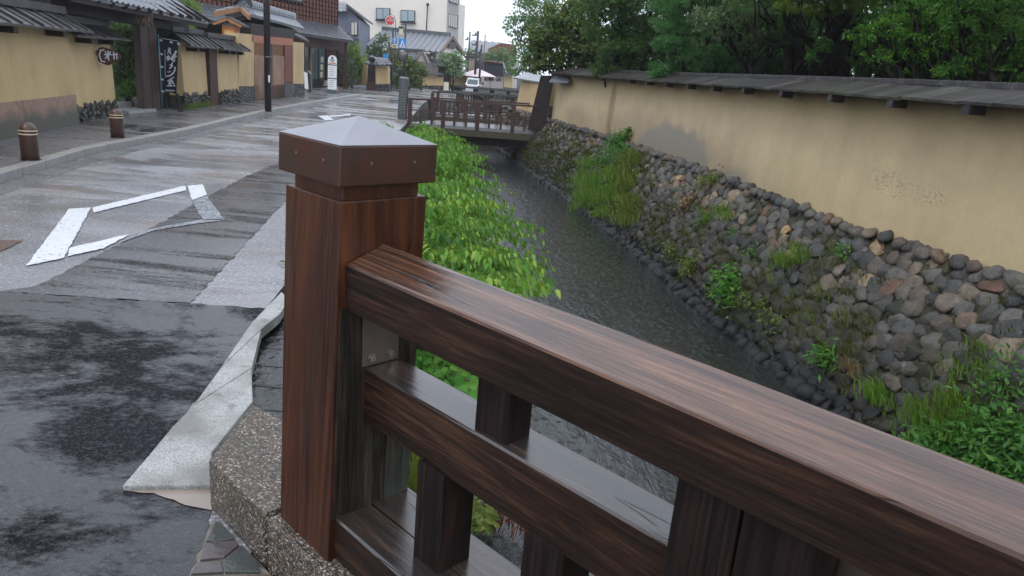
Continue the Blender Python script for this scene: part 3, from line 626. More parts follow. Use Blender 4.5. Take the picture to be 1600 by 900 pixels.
# roof: two slopes with thickness, board by board
yy = np.arange(-4.3, 19.6, .30)
mb = MB()
for i, (a, b) in enumerate(zip(yy, yy[1:])):
    dz = random.uniform(0, .012); xa, xb = ip(BASEL, a), ip(BASEL, b); b2 = b + .03; xb2 = ip(BASEL, b2)
    sk = .0
    for (o1, z1, o2, z2) in [(-.20, 1.668, .23, 1.802), (.23, 1.80, .72, 1.60)]:
        mb.slab([(xa + o1, a, z1 + dz), (xb2 + o1, b2, z1 + dz + .004), (xb2 + o2, b2, z2 + dz + .004), (xa + o2, a, z2 + dz)], (0, 0, -.022))
rel(mb.build('roof', M['roof_right']), wt)
mb = MB()
for a, b in zip(yy[::4], yy[4::4]): mb.slab([(ip(BASEL, a) + .17, a + .004, 1.79), (ip(BASEL, a) + .30, a + .004, 1.79), (ip(BASEL, b) + .30, b, 1.79), (ip(BASEL, b) + .17, b, 1.79)], (0, 0, .05))
rel(mb.build('ridge_cap', M['roof_board'], None, .006), wt)
for px in (1512, 1392, 1299, 1223, 1164, 1116, 1076, 1042, 1012, 985):
    p = gz(px, 0, 1) ; best = min(np.linspace(2, 16, 600), key=lambda y: abs(proj([ip(BASEL, y) - .14, y, 1.5])[0] - px)); x = ip(BASEL, best)
    mb = MB().box(x - .18, x - .06, best - .05, best + .05, 1.588, 1.67); rel(mb.build('bracket', M['dark_wood'], None, .004), wt)
    mb = MB().box(x - .190, x - .1805, best - .045, best + .045, 1.591, 1.655) ; rel(mb.build('bracket_end', M['roof_board']), wt)
# far section beyond the little gate, with its stone foot
A_, B_ = gz(808, 172, .35), gz(838, 190, .35)
wf = thing('plaster_wall', 'short ochre wall section with pale sheet roof just left of the dark slanting post', 'wall', gy(822, 190, 21.5))
rel(MB().slab([gy(815, 126, 23.5), gy(846, 128, 20.9), gy(838, 204, 20.6), gy(802, 184, 23.5)], (.45, .25, 0)).build('wall', M['plaster']), wf)
rel(MB().slab([gy(802, 121, 23.8), gy(850, 129, 20.6), gy(852, 118, 21.2), gy(822, 113, 24.1)], (0, 0, -.04)).build('roof', M['tile_pale']), wf)
n = 110; pr = rng.random((n, 2)); P = np.array([gy(800 + a * 38, 176 + a * 6 + b * (30), 23 - a * 2.2) - np.array([.05, .15, 0]) for a, b in pr]); 
V, Fq, A = rocks(P, np.tile(nrm(np.array([-.5, -.8, .3])), (n, 1)), np.tile(nrm(np.array([.8, -.5, 0.])), (n, 1)), rng.uniform(.05, .09, n), stone_tints(n), np.zeros(n), np.zeros(n), 1)
rel(npmesh('stones', V, Fq, M['stone'], None, A, True), wf)
mb = MB().slab([gy(845, 118, 20.2), gy(867, 118, 19.8), gy(850, 206, 19.6), gy(824, 203, 20.)], (.0, .25, 0))
gp = mb.build('gate_post', M['dark_wood'], None, .01); tag(gp, 'broad dark timber post leaning at the right end of the first red footbridge', 'post')
for px0, px1, y0, y1, lab in [(858, 892, 118, 127, 'small pale metal roof sheet right of the dark slanting post'), (893, 925, 117, 127, 'pale metal roof sheet at the far end of the long ochre wall')]:
    o = MB().slab([gy(px0, y1, 18.9), gy(px1 - 4, y1 + 1, 18.0), gy(px1, y0 + 1, 18.5), gy(px0 + 8, y0, 19.3)], (0, 0, -.03)).build('roof_sheet', M['tile_pale']); tag(o, lab, 'roof sheet')
#@@NEAR
# ------------------------------------------------------------------ NEAR RAILING of the bridge the picture is taken from
YAW = .8088; RF = (-.463, 1.8226)
br = thing('bridge_kerb', 'speckled exposed-aggregate concrete kerb under the big wooden railing post', 'kerb', (RF[0], RF[1], 0), YAW - math.pi / 2)
mb = MB().slab([(-.71, -.065, -.02), (-.295, -.065, -.02), (-.295, .29, -.02), (-.80, .29, -.02), (-1.03, .258, -.02)], (0, 0, .215)); mb.build('kerb_stone', M['aggregate'], br, .012)
mb = MB().slab([(-.287, -.063, -.02), (6.5, -.063, -.02), (6.5, .31, -.02), (-.287, .31, -.02)], (0, 0, .205)); mb.build('kerb_stone', M['aggregate'], br, .010)
mb = MB().box(-.9, 6.5, .05, .42, -.45, -.03); mb.build('edge_beam', M['deck_side'], br)
m = MT('crazy_paving_wet'); v = m.vor(3.2, out='Color'); d = m.vor(3.2, feature='DISTANCE_TO_EDGE'); sep = m.N('ShaderNodeSeparateColor'); m.t.links.new(v, sep.inputs[0])
c = m.ramp(sep.outputs[0], [(0., (.05, .07, .06)), (.5, (.10, .07, .075)), (1., (.08, .085, .08))]); c = m.mix(m.ramp(d, [(.02, 1.), (.035, 0.)]), c, (.20, .16, .12)); m.set(color=c, rough=.18); m.bump(m.ramp(d, [(0., 0.), (.04, 1.)]), .01, .8); M['crazy'] = m.m
nd = MB().box(-1.2, 6.5, -4.5, -.068, -.35, -.006).build('bridge_deck', M['crazy']); nd.location = (RF[0], RF[1], 0); nd.rotation_euler = (0, 0, YAW - math.pi / 2); nd['kind'] = 'structure'
rr = thing('bridge_railing', 'heavy wet brown timber railing crossing the foreground, with a capped post', 'railing', (RF[0], RF[1], 0), YAW - math.pi / 2)
w = .2832
TL = np.array([.0069, .0462]); yx = np.array([math.sin(YAW), -math.cos(YAW)]); yy_ = np.array([math.cos(YAW), math.sin(YAW)]); TLl = (TL @ yx, TL @ yy_)
def shear(o):
    for v in o.data.vertices:
        v.co.x += TLl[0] * (v.co.z - .9); v.co.y += TLl[1] * (v.co.z - .9)
    return o
# post: core with chamfers, grooves between the laminated pieces
def post_part(name, x0, x1, y0, y1, z0, z1, mat, par, bev=.006):
    return shear(MB().box(x0, x1, y0, y1, z0, z1).build(name, mat, par, bev))
post = post_part('post', -w, 0, 0, .1565, .14, 1.2436, [M['wood_post']], rr, .004)
post_part('post_plank', -w, -.001, .1575, w, .14, 1.2436, [M['wood_post']], post, .003)
post_part('post_neck', -w + .018, -.018, .018, w - .018, 1.2, 1.30, [M['wood_post']], post, .003)
# right face of the post is greyed below the top rail: thin facing boards with a groove between
post_part('post_facing', -.02, .0035, .010, .183, .318, .955, [M['wood_post_face']], post, .003)
post_part('post_facing', -.02, .0035, .188, w - .004, .318, .955, [M['wood_post_face']], post, .003)
e = (.3142 - w) / 2; zt, zc = 1.3883, 1.3883 - .1049
cap = shear(MB().box(-w - e, e, -e, w + e, zc, zt).build('post_cap', M['cap'], post, .004))
mb = MB(); c = (-w / 2, w / 2, zt + .062); q = [(-w - e + .001, -e + .001, zt + .001), (e - .001, -e + .001, zt + .001), (e - .001, w + e - .001, zt + .001), (-w - e + .001, w + e - .001, zt + .001)]
for i in range(4): mb.face([q[i], q[(i + 1) % 4], c])
shear(mb.build('cap_top', M['cap_top'], post, recalc=True))
for x, y, a in [(-.2, -e, 0), (-.06, -e, 0), (e, .08, 1), (e, .22, 1)]:
    mb = MB(); d = (0, -.002, 0) if a == 0 else (.002, 0, 0); p0 = (x, y, zt - .045); mb.tube([p0, (p0[0] + d[0], p0[1] + d[1], p0[2])], .0035, 8); shear(mb.build('nail', M['bolt'], cap))
def rail_profile(name, prof, x0, x1, mats, segs, par, top_edge=None, bev=.005, sag=0.):
    """prof: (y,z) outline, extruded along x with slight unevenness"""
    mb = MB(); xs = np.linspace(x0, x1, segs); rings = []; bm = mb.bm; ph = random.random() * 9
    for x in xs:
        r = []
        for k, (y, z) in enumerate(prof):
            r.append(bm.verts.new((x, y + .0012 * math.sin(x * 9 + k * 2 + ph), z + .0012 * math.sin(x * 6 + k * 1.3 + ph) + sag * x * x)))
        rings.append(r)
    n = len(prof)
    for a, b in zip(rings, rings[1:]):
        for k in range(n):
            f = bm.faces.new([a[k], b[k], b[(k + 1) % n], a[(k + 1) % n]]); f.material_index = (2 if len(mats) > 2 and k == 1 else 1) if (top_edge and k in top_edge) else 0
    bm.faces.new(rings[0][::-1]); bm.faces.new(rings[-1]); return mb.build(name, mats, par)
u1, zr1, zr1b, u2, zr2 = .0286, 1.0789, .9518, .1466, 1.1198
prof = [(u1, zr1b), (u1 - .001, zr1 - .006), (u1 + .003, zr1 - .001), (u1 + .008, zr1 + .002), (u2 - .012, zr2 - .003), (u2 - .002, zr2), (u2 + .006, zr2 - .002), (u2 + .012, zr2 - .008), (u2 + .012, zr1b)]
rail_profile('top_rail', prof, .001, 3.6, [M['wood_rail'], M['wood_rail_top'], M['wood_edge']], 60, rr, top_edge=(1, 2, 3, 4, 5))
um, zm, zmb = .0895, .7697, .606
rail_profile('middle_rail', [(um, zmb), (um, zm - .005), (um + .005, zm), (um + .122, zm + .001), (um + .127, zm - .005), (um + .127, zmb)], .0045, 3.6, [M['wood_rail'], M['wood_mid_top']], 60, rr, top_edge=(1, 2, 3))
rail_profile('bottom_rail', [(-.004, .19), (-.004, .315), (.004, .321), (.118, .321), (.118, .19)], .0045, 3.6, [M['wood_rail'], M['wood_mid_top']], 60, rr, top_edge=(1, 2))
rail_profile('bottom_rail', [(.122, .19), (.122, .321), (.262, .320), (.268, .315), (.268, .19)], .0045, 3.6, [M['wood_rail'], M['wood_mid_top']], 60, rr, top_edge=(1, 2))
for x0, x1, y0, y1, z0, z1 in [(.455, .565, .105, .185, .765, 1.04), (.284, .392, .075, .185, .317, .612), (.665, .782, .085, .195, .317, .612)]:
    MB().box(x0, x1, y0, y1, z0, z1).build('baluster', M['wood_baluster'], rr, .004)
MB().box(1.032, 1.156, .062, .21, .15, 1.03).build('middle_post', M['wood_baluster'], rr, .005)
MB().box(1.160, 1.286, .064, .21, .15, 1.03).build('middle_post', M['wood_baluster'], rr, .005)
for x0 in (1.72, 1.95, 2.7): MB().box(x0, x0 + .11, .105, .185, .765, 1.04).build('baluster', M['wood_baluster'], rr, .004)
MB().box(1.2, 1.335, .235, .25, .15, 1.03).build('backing_plate', M['steel'], rr, .002)
pl = MB().box(.004, .010, .082, .205, .773, .952).build('bracket_plate', M['steel'], rr, .002)
for y in (.112, .176):
    MB().tube([(.010, y, .795), (.014, y, .795)], .0125, 14).build('washer', M['bolt'], pl)
    MB().tube([(.0135, y, .795), (.021, y, .795)], .0085, 6).build('bolt', M['bolt'], pl)
MB().tube([(.80, um - .0015, .685), (.80, um + .001, .685)], .012, 12).build('bolt_hole', M['dark_wood'], rr)
#@@LEFT

# ------------------------------------------------------------------ LEFT SIDE OF THE STREET
def np3(*a): return np.array(a, float)
def wall_run(name, label, A, B, z0, zs, z1, eave, ridge, over=.32, thick=.34, stone=True, foot=None, group=None, brackets=3, batter=.05, roofmat='roof_board', verge=.25, extra_stone=0.):
    """plaster wall from ground point A to B (street side on the right of A->B), with foot course and two-slope board roof"""
    A = np.array(A, float); B = np.array(B, float); d = nrm(B - A); o = np.array([d[1], -d[0]]); Lg = np.linalg.norm(B - A)
    W = thing(name, label, 'wall', ((A + B) / 2).tolist() + [z0], 0, group)
    P = lambda s, q, z: (A[0] + d[0] * s + o[0] * q, A[1] + d[1] * s + o[1] * q, z)
    bt = lambda z: batter * (z1 - z) / (z1 - z0)
    rel(MB().slab([P(0, bt(zs), zs), P(Lg, bt(zs), zs), P(Lg, 0, z1), P(0, 0, z1)], (-o[0] * thick, -o[1] * thick, 0)).build('wall', M['plaster']), W)
    if foot: rel(MB().slab([P(0, batter + .012, z0 - .1), P(Lg, batter + .012, z0 - .1), P(Lg, bt(zs) + .012, zs), P(0, bt(zs) + .012, zs)], (-o[0] * thick, -o[1] * thick, 0)).build('foot', M[foot]), W)
    if stone:
        rel(MB().slab([P(0, batter, z0 - .1), P(Lg, batter, z0 - .1), P(Lg, bt(zs), zs - .002), P(0, bt(zs), zs - .002)], (-o[0] * thick, -o[1] * thick, 0)).build('foot_core', M['core']), W)
        h = zs - z0 + .03; sp = .125; n = int(Lg * h / (sp * sp * .72)); p = relax(rng.random((n, 2)) * [Lg, h], Lg, h, 10)
        Pp = np.array([P(s, bt(z0 + z) + .012, z0 + z) for s, z in p]); nn = nrm(np.array([o[0], o[1], .1])); T = np.array([d[0], d[1], 0])
        tn = stone_tints(n) * .7
        V, Fq, At = rocks(Pp, np.tile(nn, (n, 1)), np.tile(T, (n, 1)), rng.uniform(.05, .074, n), tn, np.zeros(n), rng.random(n) * .3, 2)
        rel(npmesh('foot_stones', V, Fq, M['stone'], None, At, True), W)
    # roof
    mb = MB(); s = -verge; mid = -thick / 2
    while s < Lg + verge - .05:
        e = min(s + .34, Lg + verge); dz = random.uniform(0, .015)
        for q0, za, q1, zb in [(over, eave, mid, ridge), (mid, ridge, -thick - over, eave)]:
            mb.slab([P(s, q0, za + dz), P(e + .02, q0, za + dz), P(e + .02, q1, zb + dz), P(s, q1, zb + dz)], (0, 0, -.03))
        mb.slab([P(s - .012, over, eave + .002 + dz), P(s + .012, over, eave + .002 + dz), P(s + .012, mid, ridge + .002 + dz), P(s - .012, mid, ridge + .002 + dz)], (0, 0, .028))
        s = e
    rel(mb.build('roof', M[roofmat]), W)
    rel(MB().slab([P(-verge, mid + .09, ridge - .01), P(-verge, mid - .09, ridge - .01), P(-verge, mid - .09, ridge + .11), P(-verge, mid + .09, ridge + .11)], (d[0] * (Lg + 2 * verge), d[1] * (Lg + 2 * verge), 0)).build('ridge_cap', M[roofmat], None, .006), W)
    for k in range(brackets):
        s = Lg * (k + .5) / brackets; rel(MB().slab([P(s - .07, over - .05, eave - .12), P(s + .07, over - .05, eave - .12), P(s + .07, over - .05, eave - .035), P(s - .07, over - .05, eave - .035)], (-o[0] * (over), -o[1] * over, 0)).build('bracket', M['dark_wood']), W)
    return W
wall_run('plaster_wall', 'ochre wall with pinkish tiled foot at the left edge, nearest the camera', (-5.9, 3.0), (-7.86, 12.75), .1, .60, 1.72, 1.66, 1.92, stone=False, foot='foot', brackets=6)
wall_run('plaster_wall', 'ochre wall on a grey stone foot with a carved plaque hanging on it', (-8.0, 12.85), (-8.42, 15.0), .1, .34, 1.60, 1.58, 1.80, brackets=2, verge=.28)
wall_run('plaster_wall', 'ochre wall right behind the dark banner, stone foot with weeds', (-8.28, 17.75), (-8.38, 19.3), .1, .40, 1.62, 1.56, 1.86, brackets=2, verge=.2)
wall_run('plaster_wall', 'ochre wall between the brown corner post and the timber-doored gate', (-8.34, 19.9), (-8.40, 21.45), .1, .42, 1.62, 1.55, 1.82, brackets=3, verge=.3)
o = MB().box(-8.72, -8.30, 19.38, 19.86, .08, 1.6).build('corner_post', M['brown_wood'], None, .01); tag(o, 'square brown timber corner post between two low ochre walls', 'post')
# carved plaque
pq = thing('wall_plaque', 'dark irregular carved wooden plaque on the ochre wall beside the gate', 'plaque', gv(152, 86, (-8.0, 12.85), (-8.42, 15.0)))
c0 = gv(152, 86, (-8.0, 12.85), (-8.42, 15.0)); dW = nrm(np3(-.42, 2.15, 0)); oW = np3(dW[1], -dW[0], 0)
dW = nrm(dW * .62 + oW * .78); c0 = c0 + oW * .16; oW = np3(dW[1], -dW[0], 0)
ring = []
for k in range(28):
    a = 2 * math.pi * k / 28; r = 1 + .10 * math.sin(3 * a + 1) + .05 * math.sin(7 * a); ring.append(c0 + dW * .21 * math.cos(a) * r + np3(0, 0, .155 * math.sin(a) * r) + oW * .05)
rel(MB().slab(ring, oW * .045).build('board', M['brown_wood'], None, .01), pq)
mb = MB()
def stroke(mb, pts, wd, fr, th=.006):
    """flat brush stroke; fr maps (u,v) to the place"""
    P3 = [np.array(fr(*p)) for p in pts]; n = fr.n
    for a, b in zip(P3, P3[1:]):
        t = nrm(b - a); sd = np.cross(n, t) * wd / 2; mb.slab([a - sd - t * wd * .3, b - sd + t * wd * .3, b + sd + t * wd * .3, a + sd - t * wd * .3], n * th)
class FR:
    def __init__(s, o, u, v, n): s.o, s.u, s.v, s.n = o, u, v, n
    def __call__(s, a, b): return s.o + s.u * a + s.v * b
fr = FR(c0 + oW * .097, dW, np3(0, 0, 1), oW)
for pts in [[(-.13, .10), (-.16, 0), (-.13, -.10)], [(-.12, .09), (-.07, .11)], [(-.12, -.10), (-.07, -.11)], [(-.05, .08), (0, -.07)], [(.04, .08), (-.06, -.05)], [(-.07, .02), (.06, .03)], [(.0, .09), (.0, -.08)], [(.10, .08), (.10, -.05)], [(.08, .03), (.16, .04)], [(.15, .06), (.15, -.04)]]:
    stroke(mb, pts, .018, fr, .004)
rel(mb.build('carving', M['cloth_white']), pq)
# ---- big tiled gate
def tiled_slope(mb, A, B, C_, D_, col, rowh, r=.03, drop=.012):
    """A,B eave ends; D_,C_ ridge ends. round ribs run up the slope, courses across"""
    A, B, C_, D_ = [np.array(x, float) for x in (A, B, C_, D_)]; n = nrm(np.cross(B - A, D_ - A)); n = n if n[2] > 0 else -n
    Lw = np.linalg.norm(B - A); H = np.linalg.norm(D_ - A); nc = max(2, int(Lw / col)); nr_ = max(2, int(H / rowh))
    pt = lambda u, v: (A * (1 - u) + B * u) * (1 - v) + (D_ * (1 - u) + C_ * u) * v
    mb.slab([A, B, C_, D_], -n * .05)
    for j in range(nr_):
        v0, v1 = j / nr_, min(1, (j + 1.08) / nr_)
        prof = [(0, .0), (.2, .006), (.38, .035), (.5, .05), (.62, .035), (.8, .006), (1, .0)]
        for i in range(nc):
            a = [pt((i + q) / nc, v0) + n * (h * col / .25 + .020) for q, h in prof]; b = [pt((i + q) / nc, v1) + n * (h * col / .25 + .003) for q, h in prof]
            va = [mb.bm.verts.new(p) for p in a]; vb = [mb.bm.verts.new(p) for p in b]; vc = [mb.bm.verts.new(p - n * .02) for p in a]
            for k in range(len(prof) - 1): mb.bm.faces.new([va[k], va[k + 1], vb[k + 1], vb[k]]); mb.bm.faces.new([vc[k], vc[k + 1], va[k + 1], va[k]])
g1 = thing('street_gate', 'large dark timber gate with pale tiled roof, bushes showing through the opening', 'gate', (-8.4, 16.3, .1))
mb = MB(); tiled_slope(mb, (-7.75, 12.9, 2.24), (-7.95, 18.6, 2.14), (-9.3, 18.5, 2.95), (-9.1, 12.9, 3.05), .20, .26)
tiled_slope(mb, (-10.6, 12.9, 2.24), (-10.7, 18.6, 2.2), (-9.3, 18.5, 2.95), (-9.1, 12.9, 3.05), .20, .26); rel(mb.build('roof', M['tile_pale'], recalc=True), g1)
rel(MB().beam((-7.82, 12.9, 2.16), (-8.02, 18.6, 2.06), .06, .09).build('fascia', M['dark_wood']), g1)
rel(MB().beam((-8.3, 12.9, 2.06), (-8.5, 18.5, 1.98), .20, .24).build('beam', M['dark_wood'], None, .01), g1)
rel(MB().beam((-8.15, 13.5, 2.2), (-10.2, 13.6, 2.2), .2, .2).build('beam', M['dark_wood'], None, .01), g1)
for y in np.linspace(13.2, 18.3, 12): rel(MB().beam((-7.8, y, 2.17), (-9.2, y, 2.86), .07, .08).build('rafter', M['dark_wood']), g1)
for pa in (228, 241):
    p = gv(pa, 166, (-8.35, 15), (-8.45, 18)); rel(MB().box(p[0] - .10, p[0] + .06, p[1] - .17, p[1] + .17, .08, 2.08).build('gate_post', M['gate_post_wood'], None, .012), g1)
p = gv(282, 166, (-8.35, 15), (-8.45, 18)); rel(MB().slab([(p[0] - .28, p[1] - .12, .08), (p[0] + .02, p[1] - .12, .08), (p[0] + .02, p[1] + .16, .08), (p[0] - .28, p[1] + .16, .08)], (0, -.1, 1.95)).build('gate_post', M['dark_wood'], None, .012), g1)
rel(MB().box(-8.62, -8.56, 16.75, 17.5, .1, 2.0).build('side_panel', M['dark_wood']), g1)
rel(MB().box(-8.9, -8.2, 15.15, 16.3, .1, .17).build('step', M['kerb'], None, .01), g1); rel(MB().box(-9.6, -8.75, 15.15, 16.3, .1, .26).build('step', M['kerb'], None, .01), g1)
tw = thing('twig_bundle', 'pale bundle of twigs hung under the eave of the big dark gate', 'ornament', gy(220, 30, 15.5))
mb = MB(); c0 = gy(219, 28, 15.6)
for k in range(60):
    a = c0 + np3(random.uniform(-.05, .22), random.uniform(-.12, .12), random.uniform(.02, .12)); mb.tube([a, a + np3(random.uniform(-.06, .02), random.uniform(-.08, .08), -random.uniform(.1, .22))], .008, 4)
rel(mb.build('twigs', M['straw']), tw)
rel(MB().tube([c0 + np3(.08, 0, .1), c0 + np3(.08, 0, .30)], .008, 5).build('cord', M['straw']), tw)
# leaning plank by the banner
pb = gv(281, 175, (-8.1, 16), (-8.2, 19)); mb = MB().slab([gy(275, 146, 17.1), gy(279, 146, 17.1), gy(287, 176, 16.9), gy(280, 176, 16.9)], (-.03, .03, 0)); o = mb.build('leaning_plank', M['roof_board']); tag(o, 'narrow grey plank leaning behind the foot of the dark banner', 'plank')
# ---- banner
bn = thing('banner', 'dark navy vertical shop banner with white brush lettering on a teal pole', 'banner', gz(253, 172, .1))
YB = gz(253, 172, .1)[1]; p0 = gy(250, 58, YB); p1 = gy(254, 172, YB)
rel(MB().tube([(p1[0], p1[1], .1), (p1[0] - .01, p1[1], p0[2] + .05)], .014, 8).build('pole', M['teal_pole']), bn)
tl, tr_, bl, brr = gy(252.5, 61, YB), gy(278, 66, YB + .05), gy(255, 142, YB), gy(276, 147, YB + .05)
N_ = 10; V = []; 
for j in range(N_ + 1):
    for i in range(N_ + 1):
        u, v = i / N_, j / N_; p = (tl * (1 - u) + tr_ * u) * (1 - v) + (bl * (1 - u) + brr * u) * v; V.append(p + np3(0, .012 * math.sin(u * 7 + v * 4) * u, 0))
V = np.array(V); nb = len(V); Fq = []
for j in range(N_):
    for i in range(N_): a = j * (N_ + 1) + i; Fq.append([a, a + 1, a + N_ + 2, a + N_ + 1]); Fq.append([q + nb for q in (a, a + N_ + 1, a + N_ + 2, a + 1)])
cl = rel(npmesh('cloth', np.concatenate([V, V + np3(0, .006, 0)]), Fq, M['navy']), bn)
rel(MB().beam(tl + np3(-.02, 0, .02), tr_ + np3(.02, 0, .02), .012, .012).build('crossbar', M['cloth_white']), bn)
un_ = nrm(tr_ - tl); vn_ = -nrm(bl - tl); nf = nrm(np.cross(un_, vn_)); nf = nf if nf[1] < 0 else -nf
class FB:
    n = nf
    def __call__(s, x, y): # crop pixels of the photographed banner -> cloth
        u = (x - 130) / 190; v = (y - 75 - (x - 130) * .18) / 672; return (tl * (1 - u) + tr_ * u) * (1 - v) + (bl * (1 - u) + brr * u) * v + nf * .016
fb = FB(); mb = MB(); px1 = YB / CF / 8.18
G = [([(208, 205), (225, 195), (240, 200)], 12), ([(222, 180), (215, 240)], 11), ([(205, 228), (236, 222), (232, 262)], 10), ([(200, 262), (212, 240)], 9), ([(236, 250), (242, 268)], 9),
     ([(305, 225), (285, 265), (262, 300), (250, 330)], 24), ([(262, 290), (308, 288)], 18), ([(190, 325), (195, 300), (215, 290), (222, 315), (200, 345)], 17), ([(255, 335), (285, 350)], 22), ([(222, 315), (250, 330), (275, 305), (292, 318)], 16),
     ([(262, 372), (256, 392), (232, 408), (262, 415), (238, 440), (222, 446)], 15), ([(296, 432), (288, 480), (262, 520), (225, 545), (190, 552)], 17), ([(200, 492), (212, 502)], 10), ([(222, 480), (234, 494)], 10),
     ([(200, 612), (240, 590), (282, 560)], 12), ([(240, 580), (252, 610), (215, 625)], 12), ([(212, 622), (270, 612)], 10), ([(240, 610), (236, 670)], 12), ([(205, 645), (262, 642)], 9), ([(188, 678), (268, 676)], 12), ([(258, 610), (282, 650), (296, 680)], 13), ([(222, 625), (216, 668)], 9)]
for pts, wd in G: stroke(mb, pts, wd * px1, fb, .002)
for k in range(13):
    y = 215 + k * 28; stroke(mb, [(163, y), (172, y + 4), (164, y + 12), (173, y + 17)], 4.5 * px1, fb, .002)
for k in range(12): x = 165 + k * 11; stroke(mb, [(x, 728), (x + 4, 748), (x + 7, 732)], 4 * px1, fb, .002)
rel(mb.build('lettering', M['cloth_white']), cl)
for x, y in [(125, 92), (238, 112), (325, 130), (125, 268), (125, 432), (126, 596), (127, 752)]:
    c = fb(x + (6 if x > 200 else 0), y); rel(MB().slab([c + un_ * -.03 + vn_ * -.02, c + un_ * .03 + vn_ * -.02, c + un_ * .03 + vn_ * .02, c - un_ * .03 + vn_ * .02], nf * .004).build('loop', M['cloth_white']), cl)
# ---- bollards
def bollard(x, y):
    t = thing('bollard', '', 'bollard', (x, y, .1), 0, 'bollards on the left pavement')
    r = .098; ob = MB().tube([(0, 0, 0), (0, 0, .36), (0, 0, .395), (0, 0, .425), (0, 0, .442), (0, 0, .447)], [r, r * .98, r * .9, r * .68, r * .36, .004], 24).build('post', M['bollard'], t)
    for z in (.305, .345): MB().tube([(0, 0, z), (0, 0, z + .014)], r * .98 + .004, 24).build('band', M['band'], t)
    MB().tube([(0, 0, -.02), (0, 0, .008)], r + .015, 24).build('base_ring', M['metal_dark'], t); return t
p = gz(48, 250, .1); b1 = bollard(p[0], p[1]); b1['label'] = 'brown round-topped bollard nearest the camera, in front of the pinkish wall foot'
p = gz(184, 215, .1); b2 = b1.copy(); COL.objects.link(b2); b2.location = p
for ch in list(b1.children): c = ch.copy(); COL.objects.link(c); c.parent = b2
b2['label'] = 'farther brown bollard standing in front of the stone foot by the gate steps'
# drain covers in the pavement
for pix, lb in [([(195, 196), (216, 195), (212, 199), (190, 200)], 'dark square cover in the pavement just behind the farther bollard'), ([(222, 202), (246, 201), (240, 206), (216, 206)], 'dark slot cover in the pavement near the kerb')]:
    o = MB().slab([gz(x, y, .10) for x, y in pix], (0, 0, .006)).build('drain_cover', M['metal_dark']); tag(o, lb, 'drain cover')
# ---- second gate (timber doors)
G2 = ((-8.40, 23.0), (-8.45, 30.)); gv2 = lambda x, y: gv(x, y, *G2)
g2 = thing('house_gate', 'timber gate with pinkish lintel and two pale plank doors under a tiled roof', 'gate', (-8.45, 26, .1))
def vq(mb, x0, y0, x1, y1, back, y0b=None, y1b=None, pl=gv2):
    mb.slab([pl(x0, y0), pl(x1, y0b if y0b is not None else y0), pl(x1, y1b if y1b is not None else y1), pl(x0, y1)], (-back, 0, 0)); return mb
rel(vq(MB(), 373, 52, 397, 135, .4, 54, 135).build('pillar', M['plaster'], None, .006), g2)
rel(vq(MB(), 458, 66, 475, 131, .4, 67, 131).build('pillar', M['plaster'], None, .006), g2)
rel(vq(MB(), 373, 135.5, 397, 163, .42, 135.5, 161).build('pillar_foot', M['stone_foot']), g2)
rel(vq(MB(), 458, 131.5, 476, 155, .42, 131, 153).build('pillar_foot', M['stone_foot']), g2)
rel(vq(MB(), 393, 54.5, 458, 66, .18, 60.5, 72.5).build('lintel', M['lintel'], None, .008), g2)
for x0, x1 in [(397.5, 419.5), (426, 444)]:
    dr = rel(vq(MB(), x0, 86, x1, 157, .05, 88, 154).build('door', M['door_wood'], None, .006), g2)
    rel(vq(MB(), x0, 133, x1, 158, .02, 132, 155).build('kick_board', M['brown_wood']), dr)
    mb = MB(); k = x0 + .8
    while k < x1 - .6:
        a, b = gv2(k, 66), gv2(k, 87); mb.beam(a + np3(-.02, 0, 0), b + np3(-.02, 0, 0), .03, .03, (0, 1, 0)); k += 2.1
    rel(mb.build('slat_panel', M['pale_wood']), dr)
rel(MB().slab([gv2(396, 64), gv2(446, 69), gv2(446, 90), gv2(396, 88)], (-.03, 0, 0)).build('dark_back', M['dark_wood']), g2).location.x -= .12
rel(vq(MB(), 420, 68, 426, 157, .14, 69, 156).build('door_frame', M['brown_wood'], None, .005), g2)
rel(vq(MB(), 445, 70, 458, 129, .10, 71, 128).build('side_panel', M['brick_lattice']), g2)
rel(vq(MB(), 445, 130, 458, 154, .12, 129, 152).build('side_base', M['roof_board']), g2)
ra, rb = gy(378, 8, 23.2), gy(458, 29, 28.9); ea, eb = gy(392, 23, 22.5), gy(475, 46, 28.6)
mb = MB(); tiled_slope(mb, ea, eb, rb, ra, .22, .26); off = np3(-1.5, 0, 0); tiled_slope(mb, ea + (ra - ea) * [2, 0, 0], eb + (rb - eb) * [2, 0, 0], rb, ra, .22, .3)
rel(mb.build('roof', M['tile_pale'], recalc=True), g2)
mb = MB(); mb.beam(ra + [0, 0, .1], rb + [0, 0, .1], .22, .2); n = 26
for k in range(n): c = ra + (rb - ra) * (k / n) + np3(.06, 0, .10); mb.tube([c, c + np3(.09, 0, 0)], .07, 8)
rel(mb.build('ridge', M['tile_pale']), g2)
rel(MB().tube([ra + [-.2, -.1, -.02], ra + [-.1, -.08, .2], ra + [0.05, -.05, .3], ra + [.2, -.03, .18], ra + [.3, 0, -.02]], [.04, .1, .14, .1, .04], 8).build('ridge_end_tile', M['tile']), g2)
for sgn in (1, -1):
    e = ea if sgn > 0 else ea + (ra - ea) * [2, 0, 0]; rel(MB().beam(ra + [0, -.1, -.12], e + [0, -.1, -.08], .06, .13).build('bargeboard', M['pale_wood']), g2)
rel(MB().slab([ea + [-.2, .1, -.12], eb + [-.2, 0, -.12], rb + [0, 0, -.3], ra + [0, .1, -.3]], (-.3, 0, -.1)).build('soffit', M['dark_wood']), g2)
rel(MB().slab([gv2(392, 36), gv2(460, 47), gv2(460, 60), gv2(392, 54)], (-.5, 0, 0)).build('crossbeam', M['dark_wood']), g2)
